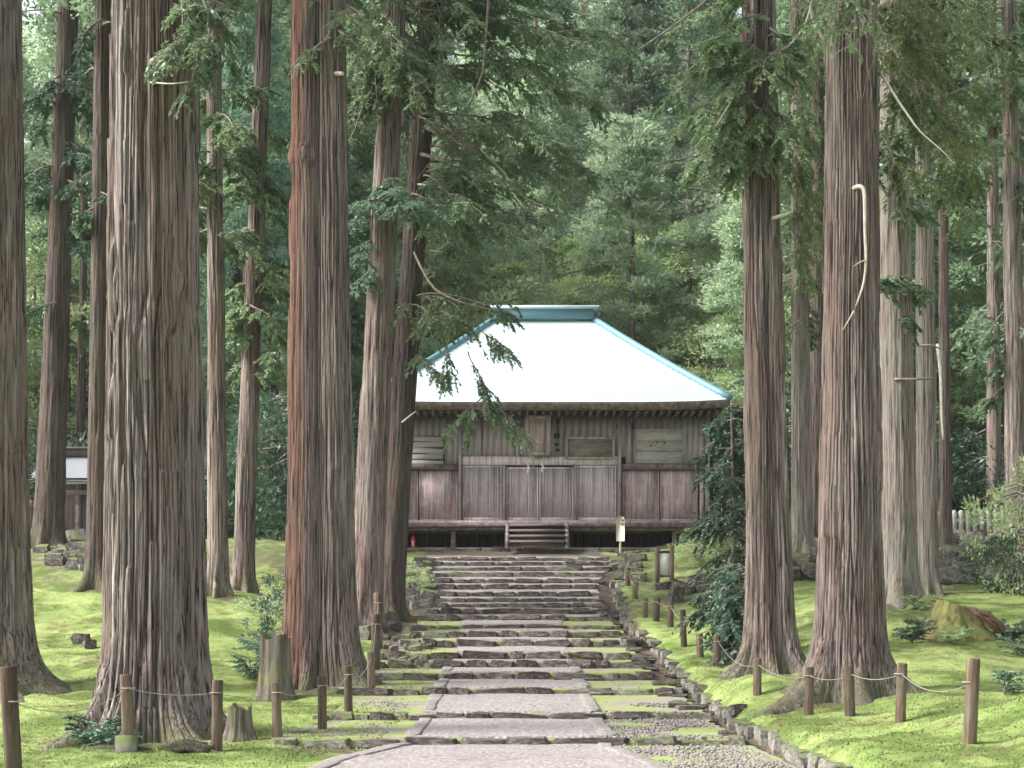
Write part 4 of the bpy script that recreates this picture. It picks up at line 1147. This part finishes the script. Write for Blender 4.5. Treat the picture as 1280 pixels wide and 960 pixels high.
# upper storey planks
pr_ = random.Random(3)
u = 466.0
while u < 881:
    w = pr_.uniform(6.5, 10)
    vb = 580.3 if (u < 573 or u > 777) else 570.8
    fb('plank', u+.12, min(u+w, 881.4)-.12, 517, vb, HY+.02+pr_.uniform(-.005, .005), HY+.08, 'wood_wall')
    u += w
for u in (600, 648, 690, 787):
    fb('batten', u-1.3, u+1.3, 521, 570.5 if u < 777 else 580.2, HY-.05, HY-.004, 'wood_wall')
fb('top_beam', 459, 889, 511.5, 517, HY-.16, HY+.1, 'wood_beam')
# plaques
def plaque(name, u0, u1, v0, v1, m, fm, tilt, fr, label, yoff=.14):
    w, h = fx(u1)-fx(u0), fz(v0)-fz(v1)
    cx, cz = (fx(u0)+fx(u1))/2, (fz(v0)+fz(v1))/2
    o = link(name, None, hall, (cx, HY-yoff, cz), (tilt, 0, 0)); o['label'] = label
    MB().box(-w/2+fr, w/2-fr, -.01, .03, -h/2+fr, h/2-fr).build('board', M[m], o)
    mb = MB()
    mb.box(-w/2, -w/2+fr, -.035, .04, -h/2, h/2); mb.box(w/2-fr, w/2, -.035, .04, -h/2, h/2)
    mb.box(-w/2+fr+.001, w/2-fr-.001, -.034, .039, h/2-fr, h/2); mb.box(-w/2+fr+.001, w/2-fr-.001, -.034, .039, -h/2, -h/2+fr)
    mb.build('frame', M[fm], o)
    return o
pq = plaque('name_plaque', 657, 687, 521.5, 571, 'wood_panel', 'wood_wall', .16, .11, 'tall framed name plaque hung leaning over the doors', .36)
plaque('long_plaque', 707, 768, 547, 574.5, 'wood_plaque', 'wood_wall', .06, .07, 'wide brown framed board beside the name plaque', .12)
# scalloped frame ears on the name plaque
for sx in (-1, 1):
    mb = MB()
    for k in range(6):
        th = np.linspace(0, 2*pi, 9)[:-1]
        zz = .48-.18*k
        ring = np.stack([sx*.36+.05*np.cos(th), np.full(8, -.03), zz+.1*np.sin(th)], -1); ring2 = ring+[0, .05, 0]
        v = np.vstack([ring, ring2])
        mb.add(v, [(i, (i+1) % 8, 8+(i+1) % 8, 8+i) for i in range(8)]+[(0, 1, 2, 3), (0, 3, 4, 7), (4, 5, 6, 7)])
    mb.build('frame_ear', M['wood_wall'], pq)
def text_mesh(body_, size, m):
    cu = bpy.data.curves.new('txt', 'FONT'); cu.body = body_; cu.size = size; cu.align_x = 'CENTER'; cu.align_y = 'CENTER'; cu.extrude = 0.002
    to = bpy.data.objects.new('txt', cu); C.objects.link(to)
    bpy.context.view_layer.update()
    me = bpy.data.meshes.new_from_object(to.evaluated_get(bpy.context.evaluated_depsgraph_get()))
    bpy.data.objects.remove(to); bpy.data.curves.remove(cu)
    me.materials.clear(); me.materials.append(m)
    return me
# votive boards: right one of four planks with a faded painting
vb_ = link('votive_board', None, hall, (fx(823.5), HY-.10, fz(558.5)), (.05, 0, 0)); vb_['label'] = 'pale votive board with a faded painted figure'
w, h = fx(852)-fx(795), fz(539)-fz(578)
for k in range(3): MB().box(-w/2, w/2, -.02, .02, -h/2+h*k/3+.004, -h/2+h*(k+1)/3-.004).build('plank', M['wood_pale'], vb_)
mb = MB(); mb.box(-w/2-.03, w/2+.03, -.045, .03, h/2, h/2+.05); mb.box(-w/2-.03, w/2+.03, -.03, .03, -h/2-.04, -h/2); mb.box(-w/2-.03, -w/2, -.03, .03, -h/2, h/2); mb.box(w/2, w/2+.03, -.03, .03, -h/2, h/2)
mb.build('frame', M['wood_pale'], vb_)
mb = MB()
def blob(mb, pts, y):
    n = len(pts); v = [(sum(p[0] for p in pts)/n, y, sum(p[1] for p in pts)/n)]+[(p[0], y, p[1]) for p in pts]
    mb.add(v, (), [(0, 1+i, 1+(i+1) % n) for i in range(n)])
def arcband(mb, cx, cz, r0, r1, a0, a1, y, n=10, sz=.6):
    aa = np.linspace(a0, a1, n)
    v = [(cx+r*math.cos(a), y, cz+r*sz*math.sin(a)) for a in aa for r in (r0, r1)]
    mb.add(v, [(2*i, 2*i+1, 2*i+3, 2*i+2) for i in range(n-1)])
for (cx, cz, rx, rz) in ((-.06, .12, .05, .04), (-.25, .02, .05, .045), (.17, .10, .05, .035)):
    blob(mb, [(cx+rx*math.cos(a), cz+rz*math.sin(a)) for a in np.linspace(0, 2*pi, 9)[:-1]], -.024)
arcband(mb, .0, .02, .10, .13, pi*.9, pi*2.1, -.0245); arcband(mb, -.13, .06, .09, .115, pi*.2, pi, -.0250); arcband(mb, .12, .10, .08, .11, -.2, pi*.8, -.0255)
mb.build('painting', M['paint_faded'], vb_)
# left: square opening nailed over with crooked boards
lb = link('boarded_window', None, hall, (fx(532), HY-.02, fz(563.5)), None); lb['label'] = 'square opening nailed shut with crooked pale boards'
w, h = fx(556)-fx(508), fz(545)-fz(582)
MB().box(-w/2, w/2, -.015, .01, -h/2, h/2).build('backing', M['wood_dark'], lb)
for k, (zc_, hh, tl, xo) in enumerate(((.37, .15, .02, -.03), (.19, .17, -.03, .0), (-.01, .17, .05, .02), (-.2, .16, -.02, -.01), (-.38, .13, .02, .0))):
    MB().box(-w/2+.05, w/2-.04, -.04, -.02, -hh/2, hh/2).build('board', M['wood_pale'], lb, False, (xo, -.008*(k % 2), zc_*.98), (0, tl, 0))
# bracket blocks and dark slots by the plaques
for (u, v, w, h) in ((697, 527, 4, 5), (694, 545, 2.2, 6), (698, 545, 2.2, 6), (696, 556, 5, 3), (697, 563, 5, 3), (772, 534, 3, 5), (791, 533, 3, 8)):
    fb('metal_fitting', u-w/2, u+w/2, v-h/2, v+h/2, HY-.075, HY-.052, 'ink')
# paper streamers on the lintel
for (u, v) in ((660, 586), (677.5, 585)):
    x, z = fx(u), fz(v); mb = MB()
    for k, (dx, dz) in enumerate(((0, .10), (.025, .0), (.0, -.1))):
        mb.box(dx-.03, dx+.03, -.004-.006*k, -.001-.006*k, dz-.06, dz+.07)
    o = mb.build('paper_streamer', M['white'], None, False, (x, HY-.13, z))
    tag(o, 'zigzag white paper streamer hanging from the lintel over the doors', 'paper streamer', 'paper streamers over the hall doors')
# wooden stair
stp = link('front_steps', None, hall)
for k, v in enumerate((659.5, 667, 674.5, 682)):
    fb('step', 637, 704.5, v-1.2, v+1.4, HY-.66-.28*k-.30, HY-.66-.28*k+.02, 'wood_step', stp)
    fb('riser', 637.3, 704.2, v+1.5, v+6.6, HY-.66-.28*k-.02, HY-.66-.28*k+.01, 'wood_step', stp)
for u in (634.5, 707):
    x = fx(u)
    v = [(x-.06, HY-.6, fz(656)), (x-.06, HY-1.95, fz(691)), (x-.06, HY-1.75, fz(691)), (x-.06, HY-.45, fz(661))]
    v2 = [(a+.12, b, c) for a, b, c in v]
    MB().add(v+v2, [(0, 1, 2, 3), (7, 6, 5, 4), (0, 4, 5, 1), (1, 5, 6, 2), (2, 6, 7, 3), (3, 7, 4, 0)]).build('stringer', M['wood_step'], stp)
# stone footing under the hall
ft = random.Random(40)
foot = thing('stone_footing', 'rough row of rounded stones under the front of the shrine hall', 'stone footing', (0, 0, 0))
x = fx(488)
while x < fx(880):
    w = ft.uniform(.3, .7); put_stone(ST, ft, foot, x+w/2, HY-.95+ft.uniform(-.1, .1), 4.86+ft.uniform(-.03, .05), w*1.05, .5, ft.uniform(.22, .36)); x += w
# roof
RC = (1.08, 52.2); ra, rbk, rl = 5.55, 5.55, 1.62
zE, zR = 9.42, 13.18
NT = 27
def roof_pt(face, t, s, lift=0.0):
    hx = ra+(rl-ra)*t; hy = rbk*(1-t)
    g = 0.96*t+0.04*t*t
    z = zE+(zR-zE)*g + 0.09*(1-t)**2.2*abs(s)**5 + lift
    if face == 0: return (RC[0]+hx*s, RC[1]-hy, z)
    if face == 1: return (RC[0]+hx, RC[1]+hy*s, z)
    if face == 2: return (RC[0]-hx*s, RC[1]+hy, z)
    return (RC[0]-hx, RC[1]-hy*s, z)
mb = MB()
S_ = np.linspace(-1, 1, 25)
for f in range(4):
    for k in range(NT):
        t0, t1 = k/NT, (k+1)/NT
        a = [roof_pt(f, t0, s, 0.018) for s in S_]; b = [roof_pt(f, t1, s, 0.0) for s in S_]; c_ = [roof_pt(f, t1, s, 0.018) for s in S_]
        n = len(S_)
        q = [(i, i+1, n+i+1, n+i) for i in range(n-1)] + [(n+i, n+i+1, 2*n+i+1, 2*n+i) for i in range(n-1)]
        mb.add(a+b+c_, q)
roof = mb.build('roof', M['roof'], hall)
for (f, s) in ((0, -1), (0, 1), (2, -1), (2, 1)):
    pts = [roof_pt(f, t, s, .05) for t in np.linspace(0, 1, 14)]
    MB().tube(pts, .11, 8).build('hip_ridge', M['roof_trim'], roof, True)
rz0 = zR-.05
MB().box(RC[0]-rl-.05, RC[0]+rl+.05, RC[1]-.30, RC[1]+.30, rz0, rz0+.34).build('ridge_base', M['roof_trim'], roof)
mb = MB(); mb.box(RC[0]-rl-.22, RC[0]+rl+.22, RC[1]-.42, RC[1]+.42, rz0+.341, rz0+.40); 
xx0, xx1 = RC[0]-rl-.26, RC[0]+rl+.26
mb.add([(xx0, RC[1]-.40, rz0+.401), (xx1, RC[1]-.40, rz0+.401), (xx1, RC[1], rz0+.53), (xx0, RC[1], rz0+.53), (xx0, RC[1]+.40, rz0+.401), (xx1, RC[1]+.40, rz0+.401)], [(0, 1, 2, 3), (3, 2, 5, 4)], [(0, 3, 4), (1, 5, 2)])
mb.build('ridge_cap', M['roof'], roof)
# fascia, soffit
for f in range(4):
    mb = MB(); n = len(S_)
    a = [np.array(roof_pt(f, 0, s, .0)) for s in S_]; b = [p-np.array([0, 0, .20]) for p in a]
    inn = [np.array(roof_pt(f, .05, s*1.0, 0)) for s in S_]; inn = [np.array([p[0], p[1], q_[2]]) for p, q_ in zip(inn, b)]
    mb.add(np.array(a+b+inn), [(i, n+i, n+i+1, i+1) for i in range(n-1)]+[(n+i, 2*n+i, 2*n+i+1, n+i+1) for i in range(n-1)])
    mb.build('fascia', M['wood_beam'], roof)
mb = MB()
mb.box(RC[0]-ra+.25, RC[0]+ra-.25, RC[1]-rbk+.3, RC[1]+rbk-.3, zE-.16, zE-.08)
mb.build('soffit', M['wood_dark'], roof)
rme = MB().box(-.045, .045, 0, 1.2, -.05, .05).mesh('rafter', M['wood_beam'])
for k in range(44):
    x = RC[0]-ra+.35+(2*ra-.7)*k/43
    link('rafter', rme, roof, (x, RC[1]-rbk+.32, zE-.215))
fb('eave_beam', 452, 893, 513.0, 517.0, HY-.75, HY-.6, 'wood_beam')
# ------------------------------------------------------------------ small things by the hall
# paddle sign
x, z = XU(775.5, 46.2), Hs(XU(775.5, 46.2), 46.2)
o = thing('paddle_sign', 'narrow pale wooden sign board on a stake in front of the hall', 'sign', (x, 46.2, 0))
pz = lambda v: ZV(v, 46.2)
mb = MB(); 
w = .125; zt, zb = pz(645), pz(676.5)
out = [(-w, zb), (w, zb), (w, zt-.09), (w*.72, zt-.02), (0, zt), (-w*.72, zt-.02), (-w, zt-.09)]
v = [(a, -.015, b) for a, b in out]+[(a, .015, b) for a, b in out]
n = 7
mb.add(v, [(i, (i+1) % n, n+(i+1) % n, n+i) for i in range(n)]+[(0, 1, 2, 6), (2, 3, 5, 6), (n, n+6, n+2, n+1), (n+2, n+6, n+5, n+3)], [(3, 4, 5), (n+3, n+5, n+4)])
mb.build('board', M['wood_sign'], o)
MB().box(-.03, .03, .016, .06, pz(698)-.1, zt-.2).build('stake', M['wood_sign'], o)
for k, ch in enumerate(('拝', '殿')):
    t = link('lettering', text_mesh(ch, .10, M['ink']), o, (.06, -.02, zt-.14-.11*k), (pi/2, 0, 0))
# fire extinguisher under the floor
x = fx(517)
o = thing('fire_extinguisher', 'small red fire extinguisher under the floor at the left of the hall', 'fire extinguisher', (x, HY-.25, 5.0))
MB().tube([(0, 0, 0), (0, 0, .36), (0, 0, .42), (0, 0, .46)], [.075, .075, .05, .025], 14).build('cylinder', M['red_paint'], o, True)
MB().box(-.03, .03, -.03, .03, .46, .50).box(-.02, .10, -.012, .012, .5, .52).build('valve', M['ink'], o)
MB().box(-.028, .028, -.079, -.077, .12, .3).build('label_sticker', M['white'], o)
# notice board
d = 38.5; xa, xb = XU(821.5, d), XU(839.7, d)
o = thing('notice_board', 'small white notice panel between two grey wooden posts by the stairs', 'notice board', ((xa+xb)/2, d, Hs((xa+xb)/2, d)))
hx = (xb-xa)/2; zb_ = o.location.z
for s, top in ((-1, 686), (1, 682)):
    MB().box(-.055, .055, -.055, .055, -.3, ZV(top, d)-zb_).build('post', M['wood_post'], o, False, (s*hx, 0, 0))
MB().box(-hx+.06, hx-.06, -.02, .02, ZV(718, d)-zb_, ZV(692, d)-zb_).build('panel', M['white'], o)
for v in (690, 720): MB().box(-hx+.057, hx-.057, -.03, .03, ZV(v+1.5, d)-zb_, ZV(v-1.5, d)-zb_).build('rail', M['wood_post'], o)
# tamagaki: stone picket fence
o = thing('stone_picket_fence', 'row of grey round-topped stone pickets on the mossy bank', 'stone fence', (XU(1215, 46), 46, Hs(XU(1215, 46), 46)))
def picket_mesh():
    return MB().tube([(0, 0, -.3), (0, 0, .56), (0, 0, .62), (0, 0, .66)], [.085, .085, .07, .03], 10).mesh('picket', M['granite'], True)
pk = picket_mesh()
for k in range(14): link('picket', pk, o, (-1.15+.205*k, 0, 0))
MB().box(-1.3, 1.75, -.04, .04, .3, .4).build('rail', M['granite'], o)
# small shrine at the left
d = 52.0; s_ = FPX/d
cx = XU(128, d); gz = Hs(cx, d)
o = thing('small_shrine', 'little grey-roofed wooden shrine behind the mossy rocks at the left', 'small shrine', (cx, d, gz))
zr = lambda v: ZV(v, d)-gz
hw = 1.95
mb = MB(); nn = 9
for sgn in (-1, 1):
    rows = []
    for t in np.linspace(0, 1, 9):
        yy = sgn*(1.5*(1-t)); zz = zr(604)+(zr(570)-zr(604))*(0.75*t+.25*t*t)
        rows.append([(hw*s, yy, zz+.10*abs(s)**4*(1-t)) for s in np.linspace(-1, 1, nn)])
    v = np.array(rows).reshape(-1, 3); ii = np.arange(81).reshape(9, 9)
    mb.add(v, np.stack([ii[:-1, :-1], ii[:-1, 1:], ii[1:, 1:], ii[1:, :-1]], -1).reshape(-1, 4))
    v2 = v-[0, 0, .09]
    mb.add(v2, np.stack([ii[:-1, :-1], ii[1:, :-1], ii[1:, 1:], ii[:-1, 1:]], -1).reshape(-1, 4))
rf_ = mb.build('roof', M['roof_grey'], o)
MB().box(-hw+.6, hw-.6, -.16, .16, zr(571), zr(561.5)).build('ridge', M['wood_dark'], rf_)
MB().box(-hw+.5, hw-.5, -.22, .22, zr(561.4), zr(559.5)).build('ridge_cap', M['wood_beam'], rf_)
for k in range(3): MB().box(-hw+.42, -hw+.66, -.2-.03*k, .2, zr(565+k*3.4), zr(563+k*3.4)).build('ridge_end', M['white'], rf_)
for xx in (-1.5, -.55, .4, 1.4): MB().box(xx-.09, xx+.09, -.95, -.77, -.3, zr(606)).build('pillar', M['wood_beam'], o)
MB().box(-1.6, 1.6, -.2, .9, -.3, zr(606)).build('wall', M['wood_dark'], o)
MB().box(-1.9, 1.9, -1.0, -.9, zr(609), zr(606.2)).build('white_beam', M['white'], o)
MB().box(-1.9, 1.9, -.99, -.88, zr(622), zr(617)).build('tie_beam', M['wood_step'], o)
# wider wooden fence left of it
o2 = thing('wooden_fence', 'dark plank fence running left from the little shrine', 'fence', (cx-4.2, d+.3, Hs(cx-4.2, d+.3)))
for k in range(16): MB().box(-.11, .11, -.02, .02, -.3, 1.5).build('plank', M['wood_beam'], o2, False, (-2.0+.26*k, 0, 0))
MB().box(-2.2, 2.2, .022, .06, 1.1, 1.2).build('rail', M['wood_dark'], o2)

# ------------------------------------------------------------------ rope fences
def post_mesh(seed, r0, hgt):
    r_ = np.random.default_rng(seed); n = 14; th = np.linspace(0, 2*pi, n, endpoint=False)
    z = np.array([-.3, 0, hgt*.33, hgt*.66, hgt-.015, hgt])
    sc_ = np.array([1.03, 1.02, 1.0, .99, .98, .93])
    R = r0*sc_[:, None]*(1+.05*r_.normal(0, 1, (1, n))+.02*r_.normal(0, 1, (6, n)))
    v = np.stack([R*np.cos(th), R*np.sin(th), np.broadcast_to(z[:, None], R.shape)], -1).reshape(-1, 3)
    ii = np.arange(6*n).reshape(6, n); jj = np.roll(ii, -1, 1)
    q = np.stack([ii[:-1], jj[:-1], jj[1:], ii[1:]], -1).reshape(-1, 4)
    v = np.vstack([v, [[0, 0, hgt+.004]]]); t = np.stack([ii[-1], jj[-1], np.full(n, 6*n)], -1)
    return mesh_np('rope_post', v, q, t, True, (M['wood_post'],))
LP = [(18, 12.6, 833, 10.5, 'tall thick grey rope post at the near end of the left row'), (161, 16.7, 843, 8, 'rope post with a square foot block before the huge cedar'), (271, 17.1, 850, 7, 'rope post beside the flat log and small rotten stump'),
      (347, 17.9, 853, 6, 'orange-stained rope post in front of the jagged stump'), (403, 19.2, 845, 5.5, 'orange-brown rope post at the left end of the second step'), (436, 21.2, 833, 5, 'grey rope post below the foot of the red-faced cedars'),
      (464, 24.0, 815, 5, 'rope post at the left end of the third step'), (470, 27.5, 768, 5.5, 'leaning split rope post beside the moss slope left of the stairs'), (473, 30.5, 741, 5.5, 'pale tan rope post at the foot of the leaning cedars')]
RP = [(1212, 14.5, 823, 8, 'tallest rope post on the right bank by the moss mound'), (1125, 17.3, 829, 6.5, 'rope post between the moss mound and the thick cedar root'), (1063, 18.5, 832, 6.2, 'slightly leaning rope post in front of the thick mauve-brown cedar'),
      (1011, 19.6, 834, 5.5, 'rope post at the left root of the thick mauve-brown cedar'), (947, 21.3, 823, 5.2, 'rope post with a dark foot before the slender twin-stemmed cedar'), (897, 26.6, 795, 4.5, 'rope post next to the low bushy young cedar'),
      (876, 28.0, 792, 4.5, 'short dark rope post on the bright moss by the gutter'), (855, 30.2, 762, 4, 'rope post before the dark rock below the notice board'), (838, 32.6, 752, 4, 'thin rope post next to the dark rock'),
      (820, 33.4, 747, 4, 'thin rope post directly below the notice board'), (806, 34.0, 748, 3.6, 'short rope post left of the notice board foot'), (794, 36.4, 728, 3.6, 'rope post at the bend of the gutter'), (785, 38.4, 710, 3.4, 'rope post highest up on the right bank by the stairs')]
def fence(plist, tall, seed, rlabel):
    tops = []
    for k, (u, d, vt, hw_, lab) in enumerate(plist):
        x = XU(u, d); z = Hs(x, d); hgt = min(max(ZV(vt, d)-z, .4), 1.15)
        o = link('rope_post', post_mesh(seed+k, hw_*d/FPX, hgt), None, (x, d, z), (random.Random(seed+k).uniform(-.05, .05), random.Random(seed*3+k).uniform(-.05, .05), 0))
        tag(o, lab, 'post', 'rope fence posts')
        tops.append(np.array([x, d-hw_*d/FPX-.006, z+hgt*.82 if k else z+hgt*.72]))
    mb = MB()
    for a, b in zip(tops[:-1], tops[1:]):
        L = np.linalg.norm(b-a); t = np.linspace(0, 1, 12)
        pts = a+(b-a)*t[:, None]; pts[:, 2] -= 4*t*(1-t)*min(.16, .05*L)
        mb.tube(pts, .0040, 5)
    for (u, d, vt, hw_, lab), tp in zip(plist, tops):
        r_ = hw_*d/FPX+.008; th = np.linspace(0, 2*pi, 13)
        mb.tube(np.stack([tp[0]+r_*np.cos(th), d+r_*np.sin(th), np.full(13, tp[2])], -1), .006, 4, False)
    o = mb.build('rope', M['rope'], None, True); tag(o, rlabel, 'rope')
fence(LP, 1, 800, 'thin pale rope sagging between the posts before the huge cedar')
fence(RP, 1, 850, 'thin pale rope sagging between the posts along the right bank')
x = XU(161, 16.65); o = MB().box(-.11, .11, -.11, .11, -.12, .17).build('stone_block', M['stone_mossy'], None, False, (x, 16.55, Hs(x, 16.55)), (0, 0, .15)); tag(o, 'small square stone block at the foot of a rope post', 'stone block')

# ------------------------------------------------------------------ stumps, log, rocks
def stump(u, v, d, wpx, hpx, seed, label, m, flare, jag, top_r=.8, nth=72, extra=None, decay=.3):
    x = XU(u, d); z = Hs(x, d); hgt = hpx*d/FPX; r0 = wpx*.5*d/FPX
    o = thing('tree_stump', label, 'stump', (x, d, z))
    rg = np.random.default_rng(seed); th = np.linspace(0, 2*pi, nth, endpoint=False)
    n = 18; tz = np.linspace(0, 1, n)
    ph = rg.uniform(0, 6.28, 4)
    jagf = jag*(.5*np.sin(3*th+ph[0])+.35*np.sin(7*th+ph[1])+.3*rg.normal(0, 1, nth))
    topz = hgt*(1+jagf); topz = topz if extra is None else topz*extra(th)
    Zm = -.25+(topz[None, :]+.25)*tz[:, None]
    R = r0*(top_r+flare*np.exp(-np.maximum(Zm, 0)/(decay*hgt)))*(1+.06*np.sin(5*th+ph[2])[None]+.05*np.sin(9*th+ph[3])[None])
    R = R+bark_disp(th, tz*hgt, max(14, int(2*pi*r0/.08)), seed, .02)
    v = np.stack([R*np.cos(th), R*np.sin(th), Zm], -1).reshape(-1, 3)
    ii = np.arange(n*nth).reshape(n, nth); jj = np.roll(ii, -1, 1)
    q = [np.stack([ii[:-1], jj[:-1], jj[1:], ii[1:]], -1).reshape(-1, 4)]
    link('trunk', mesh_np('trunk', v, q[0], None, True, (M[m],)), o)
    # hollow inside
    rin = R[-1]*np.array([[.98], [.72], [.4], [.0]]); zin = np.stack([topz, topz-.04, np.full(nth, hgt*.82), np.full(nth, hgt*.78)])
    v = np.stack([rin*np.cos(th), rin*np.sin(th), zin], -1).reshape(-1, 3)
    ii = np.arange(4*nth).reshape(4, nth); jj = np.roll(ii, -1, 1)
    link('top', mesh_np('top', v, np.stack([ii[:-1], jj[:-1], jj[1:], ii[1:]], -1).reshape(-1, 4), None, True, (M['stump_moss'],)), o)
    return o
stump(344, 862, 23.6, 46, 80, 901, 'tall jagged grey stump leaning on the red-faced pair of cedars', 'stump', .35, .07)
so = stump(1192, 800, 27, 88, 50, 902, 'wide moss-covered stump with an orange rotten side among ferns', 'stump_moss', 1.05, .03, .22, 96, lambda th: .86+.14*np.cos(th-pi*.9), .62)
og = org(so); rq = random.Random(8)
mb = MB()
for k in range(6):
    a = np.array(P(1206+k*3, 757+rq.uniform(-3, 4)+k*1.5, 26.75-.07*k))-og; b = np.array(P(1236+k*4, 790+rq.uniform(-5, 3), 26.55-.07*k))-og
    t = np.linspace(0, 1, 6)[:, None]; mb.tube(a+(b-a)*t+np.array([0, 0, .05])*np.sin(t*3.1)+np.array([[rq.uniform(-.02, .02) for _ in range(3)] for _ in range(6)]), [.02, .04, .05, .05, .04, .015], 6)
mb.build('rotten_wood', M['rotten'], so, False)
stump(300, 912, 17.9, 40, 42, 903, 'small rotten stump with moss behind a rope post', 'stump', .5, .12, .75)
# flat split log
x = XU(235, 17.0); o = thing('fallen_log', 'flat split dead log lying at the foot of the huge cedar', 'log', (x, 16.9, Hs(x, 16.9)))
mb = MB()
for k, (dy, dz, L, r_) in enumerate(((0, .05, .62, .05), (-.06, .02, .5, .035), (.05, .09, .45, .035))):
    t = np.linspace(-.5, .5, 7); rr = random.Random(k)
    mb.tube(np.stack([t*L, dy+.02*np.sin(t*7), dz+.015*np.cos(t*9)], -1), [r_*.5, r_, r_*1.15, r_, r_*1.1, r_*.9, r_*.4], 8)
mb.build('wood', M['bark_dark'], o, True)
mb = MB().tube([(-1.35, -.05, .0), (-.9, -.08, .045), (-.55, -.03, .05), (-.35, 0, .02)], [.03, .05, .045, .02], 7); o = mb.build('dead_root', M['bark_dark'], None, True, (x, 16.85, Hs(x, 16.85))); tag(o, 'dark dead root lying on the moss beside the square stone block', 'root')
# rocks
rr = random.Random(61)
def rock(u, v, d, w, h, label, lst=STM, group=None, dep=None):
    x = XU(u, d); wz = w*d/FPX; hz = h*d/FPX
    o = link('rock', rr.choice(lst), None, (x, d, Hs(x, d)+hz*.28), (rr.uniform(-.15, .15), rr.uniform(-.15, .15), rr.uniform(-.5, .5)), (wz, dep or wz*.8, hz*1.15))
    tag(o, label, 'rock', group); return o
rock(922, 880, 20.8, 24, 14, 'single dark stone on the moss by the gutter kerb', ST)
rock(100, 783, 28.5, 22, 14, 'grey rock half sunk in the bright left moss slope', ST)
rock(112, 796, 28, 18, 12, 'smaller grey rock below its neighbour in the left moss slope', ST)
rock(846, 748, 36, 20, 22, 'dark boulder at the right foot of the notice board', ST)
rock(455, 765, 31.5, 22, 20, 'round mossy rock at the foot of the leaning cedars')
rock(486, 765, 33.4, 26, 20, 'dark rock against the base of the leaning cedars')
rock(98, 688, 41, 34, 24, 'big mossy boulder before the small shrine')
rock(122, 690, 40.5, 26, 20, 'mossy boulder next to the dark trunk by the small shrine')
# rock walls of the terraces: countable boulders
def wall_rocks(name, label, n, ur, d0, d1, sz, seed, grp):
    r_ = random.Random(seed)
    o = thing(name, label, 'rock wall', (XU((ur[0]+ur[1])/2, d0), d0, 0))
    for k in range(n):
        u = r_.uniform(*ur); t = r_.random(); d = d0+(d1-d0)*t
        x = XU(u, d); s = r_.uniform(.6, 1.25)*sz
        put_stone(STM if r_.random() < (.95 if seed == 3 else .6) else ST, r_, o, x-o.location.x, d-o.location.y, Hs(x, d)+s*(.12 if seed != 3 else .02), s*r_.uniform(.8, 1.4), s*.8, s*r_.uniform(.5, .8), 'stone', .3)
wall_rocks('rock_wall', 'mossy dry-stone rock wall on the right bank behind the covered stump', 85, (1168, 1330), 36.2, 37.5, .5, 1, None)
wall_rocks('rock_wall', 'dark mossy rock wall between the slender cedar and the notice board', 48, (830, 1100), 36.4, 37.4, .5, 2, None)
wall_rocks('rock_bank', 'mossy boulders on the dark mound before the small shrine', 26, (45, 135), 37.0, 39, .5, 3, None)
wall_rocks('rock_bank', 'shadowed mossy rocks under the stone picket fence', 30, (1180, 1330), 42.4, 44, .55, 4, None)
wall_rocks('rock_bank', 'rough stones scattered on the moss left of the stairs below the leaning cedars', 40, (470, 535), 28, 33.5, .24, 5, None)
wall_rocks('rock_bank', 'small mossy stones edging the upper left side of the stairs', 34, (505, 540), 35.5, 43, .38, 6, None)
wall_rocks('rock_bank', 'small mossy stones edging the upper right side of the stairs', 34, (768, 800), 38.8, 44, .38, 7, None)



# ------------------------------------------------------------------ haze: thin scattering volume over the whole scene, added to lift far darks
def haze():
    m = bpy.data.materials.new('haze'); m.use_nodes = True
    nt = m.node_tree; nt.nodes.clear()
    out = nt.nodes.new('ShaderNodeOutputMaterial'); pv = nt.nodes.new('ShaderNodeVolumePrincipled')
    pv.inputs['Color'].default_value = (0.92, 0.96, 0.97, 1); pv.inputs['Density'].default_value = 0.00028
    nt.links.new(pv.outputs[0], out.inputs['Volume'])
    o = MB().box(-167, 167, -44, 245, -6, 120).build('haze', m)
    kind(o, 'stuff'); tag(o, 'thin added haze volume lifting the dark gaps of the far forest', 'haze')
haze()

# put the origin of the large things at their own base
def rebase(o, base):
    d = Vector(base)-o.location
    for c in o.children: c.location = c.location-d
    o.location = base
rebase(hall, (0.85, HY+4.0, 4.95)); rebase(kerb_r, (2.9, 20.0, 0.7)); rebase(foot, (0.85, HY-.95, 4.75))
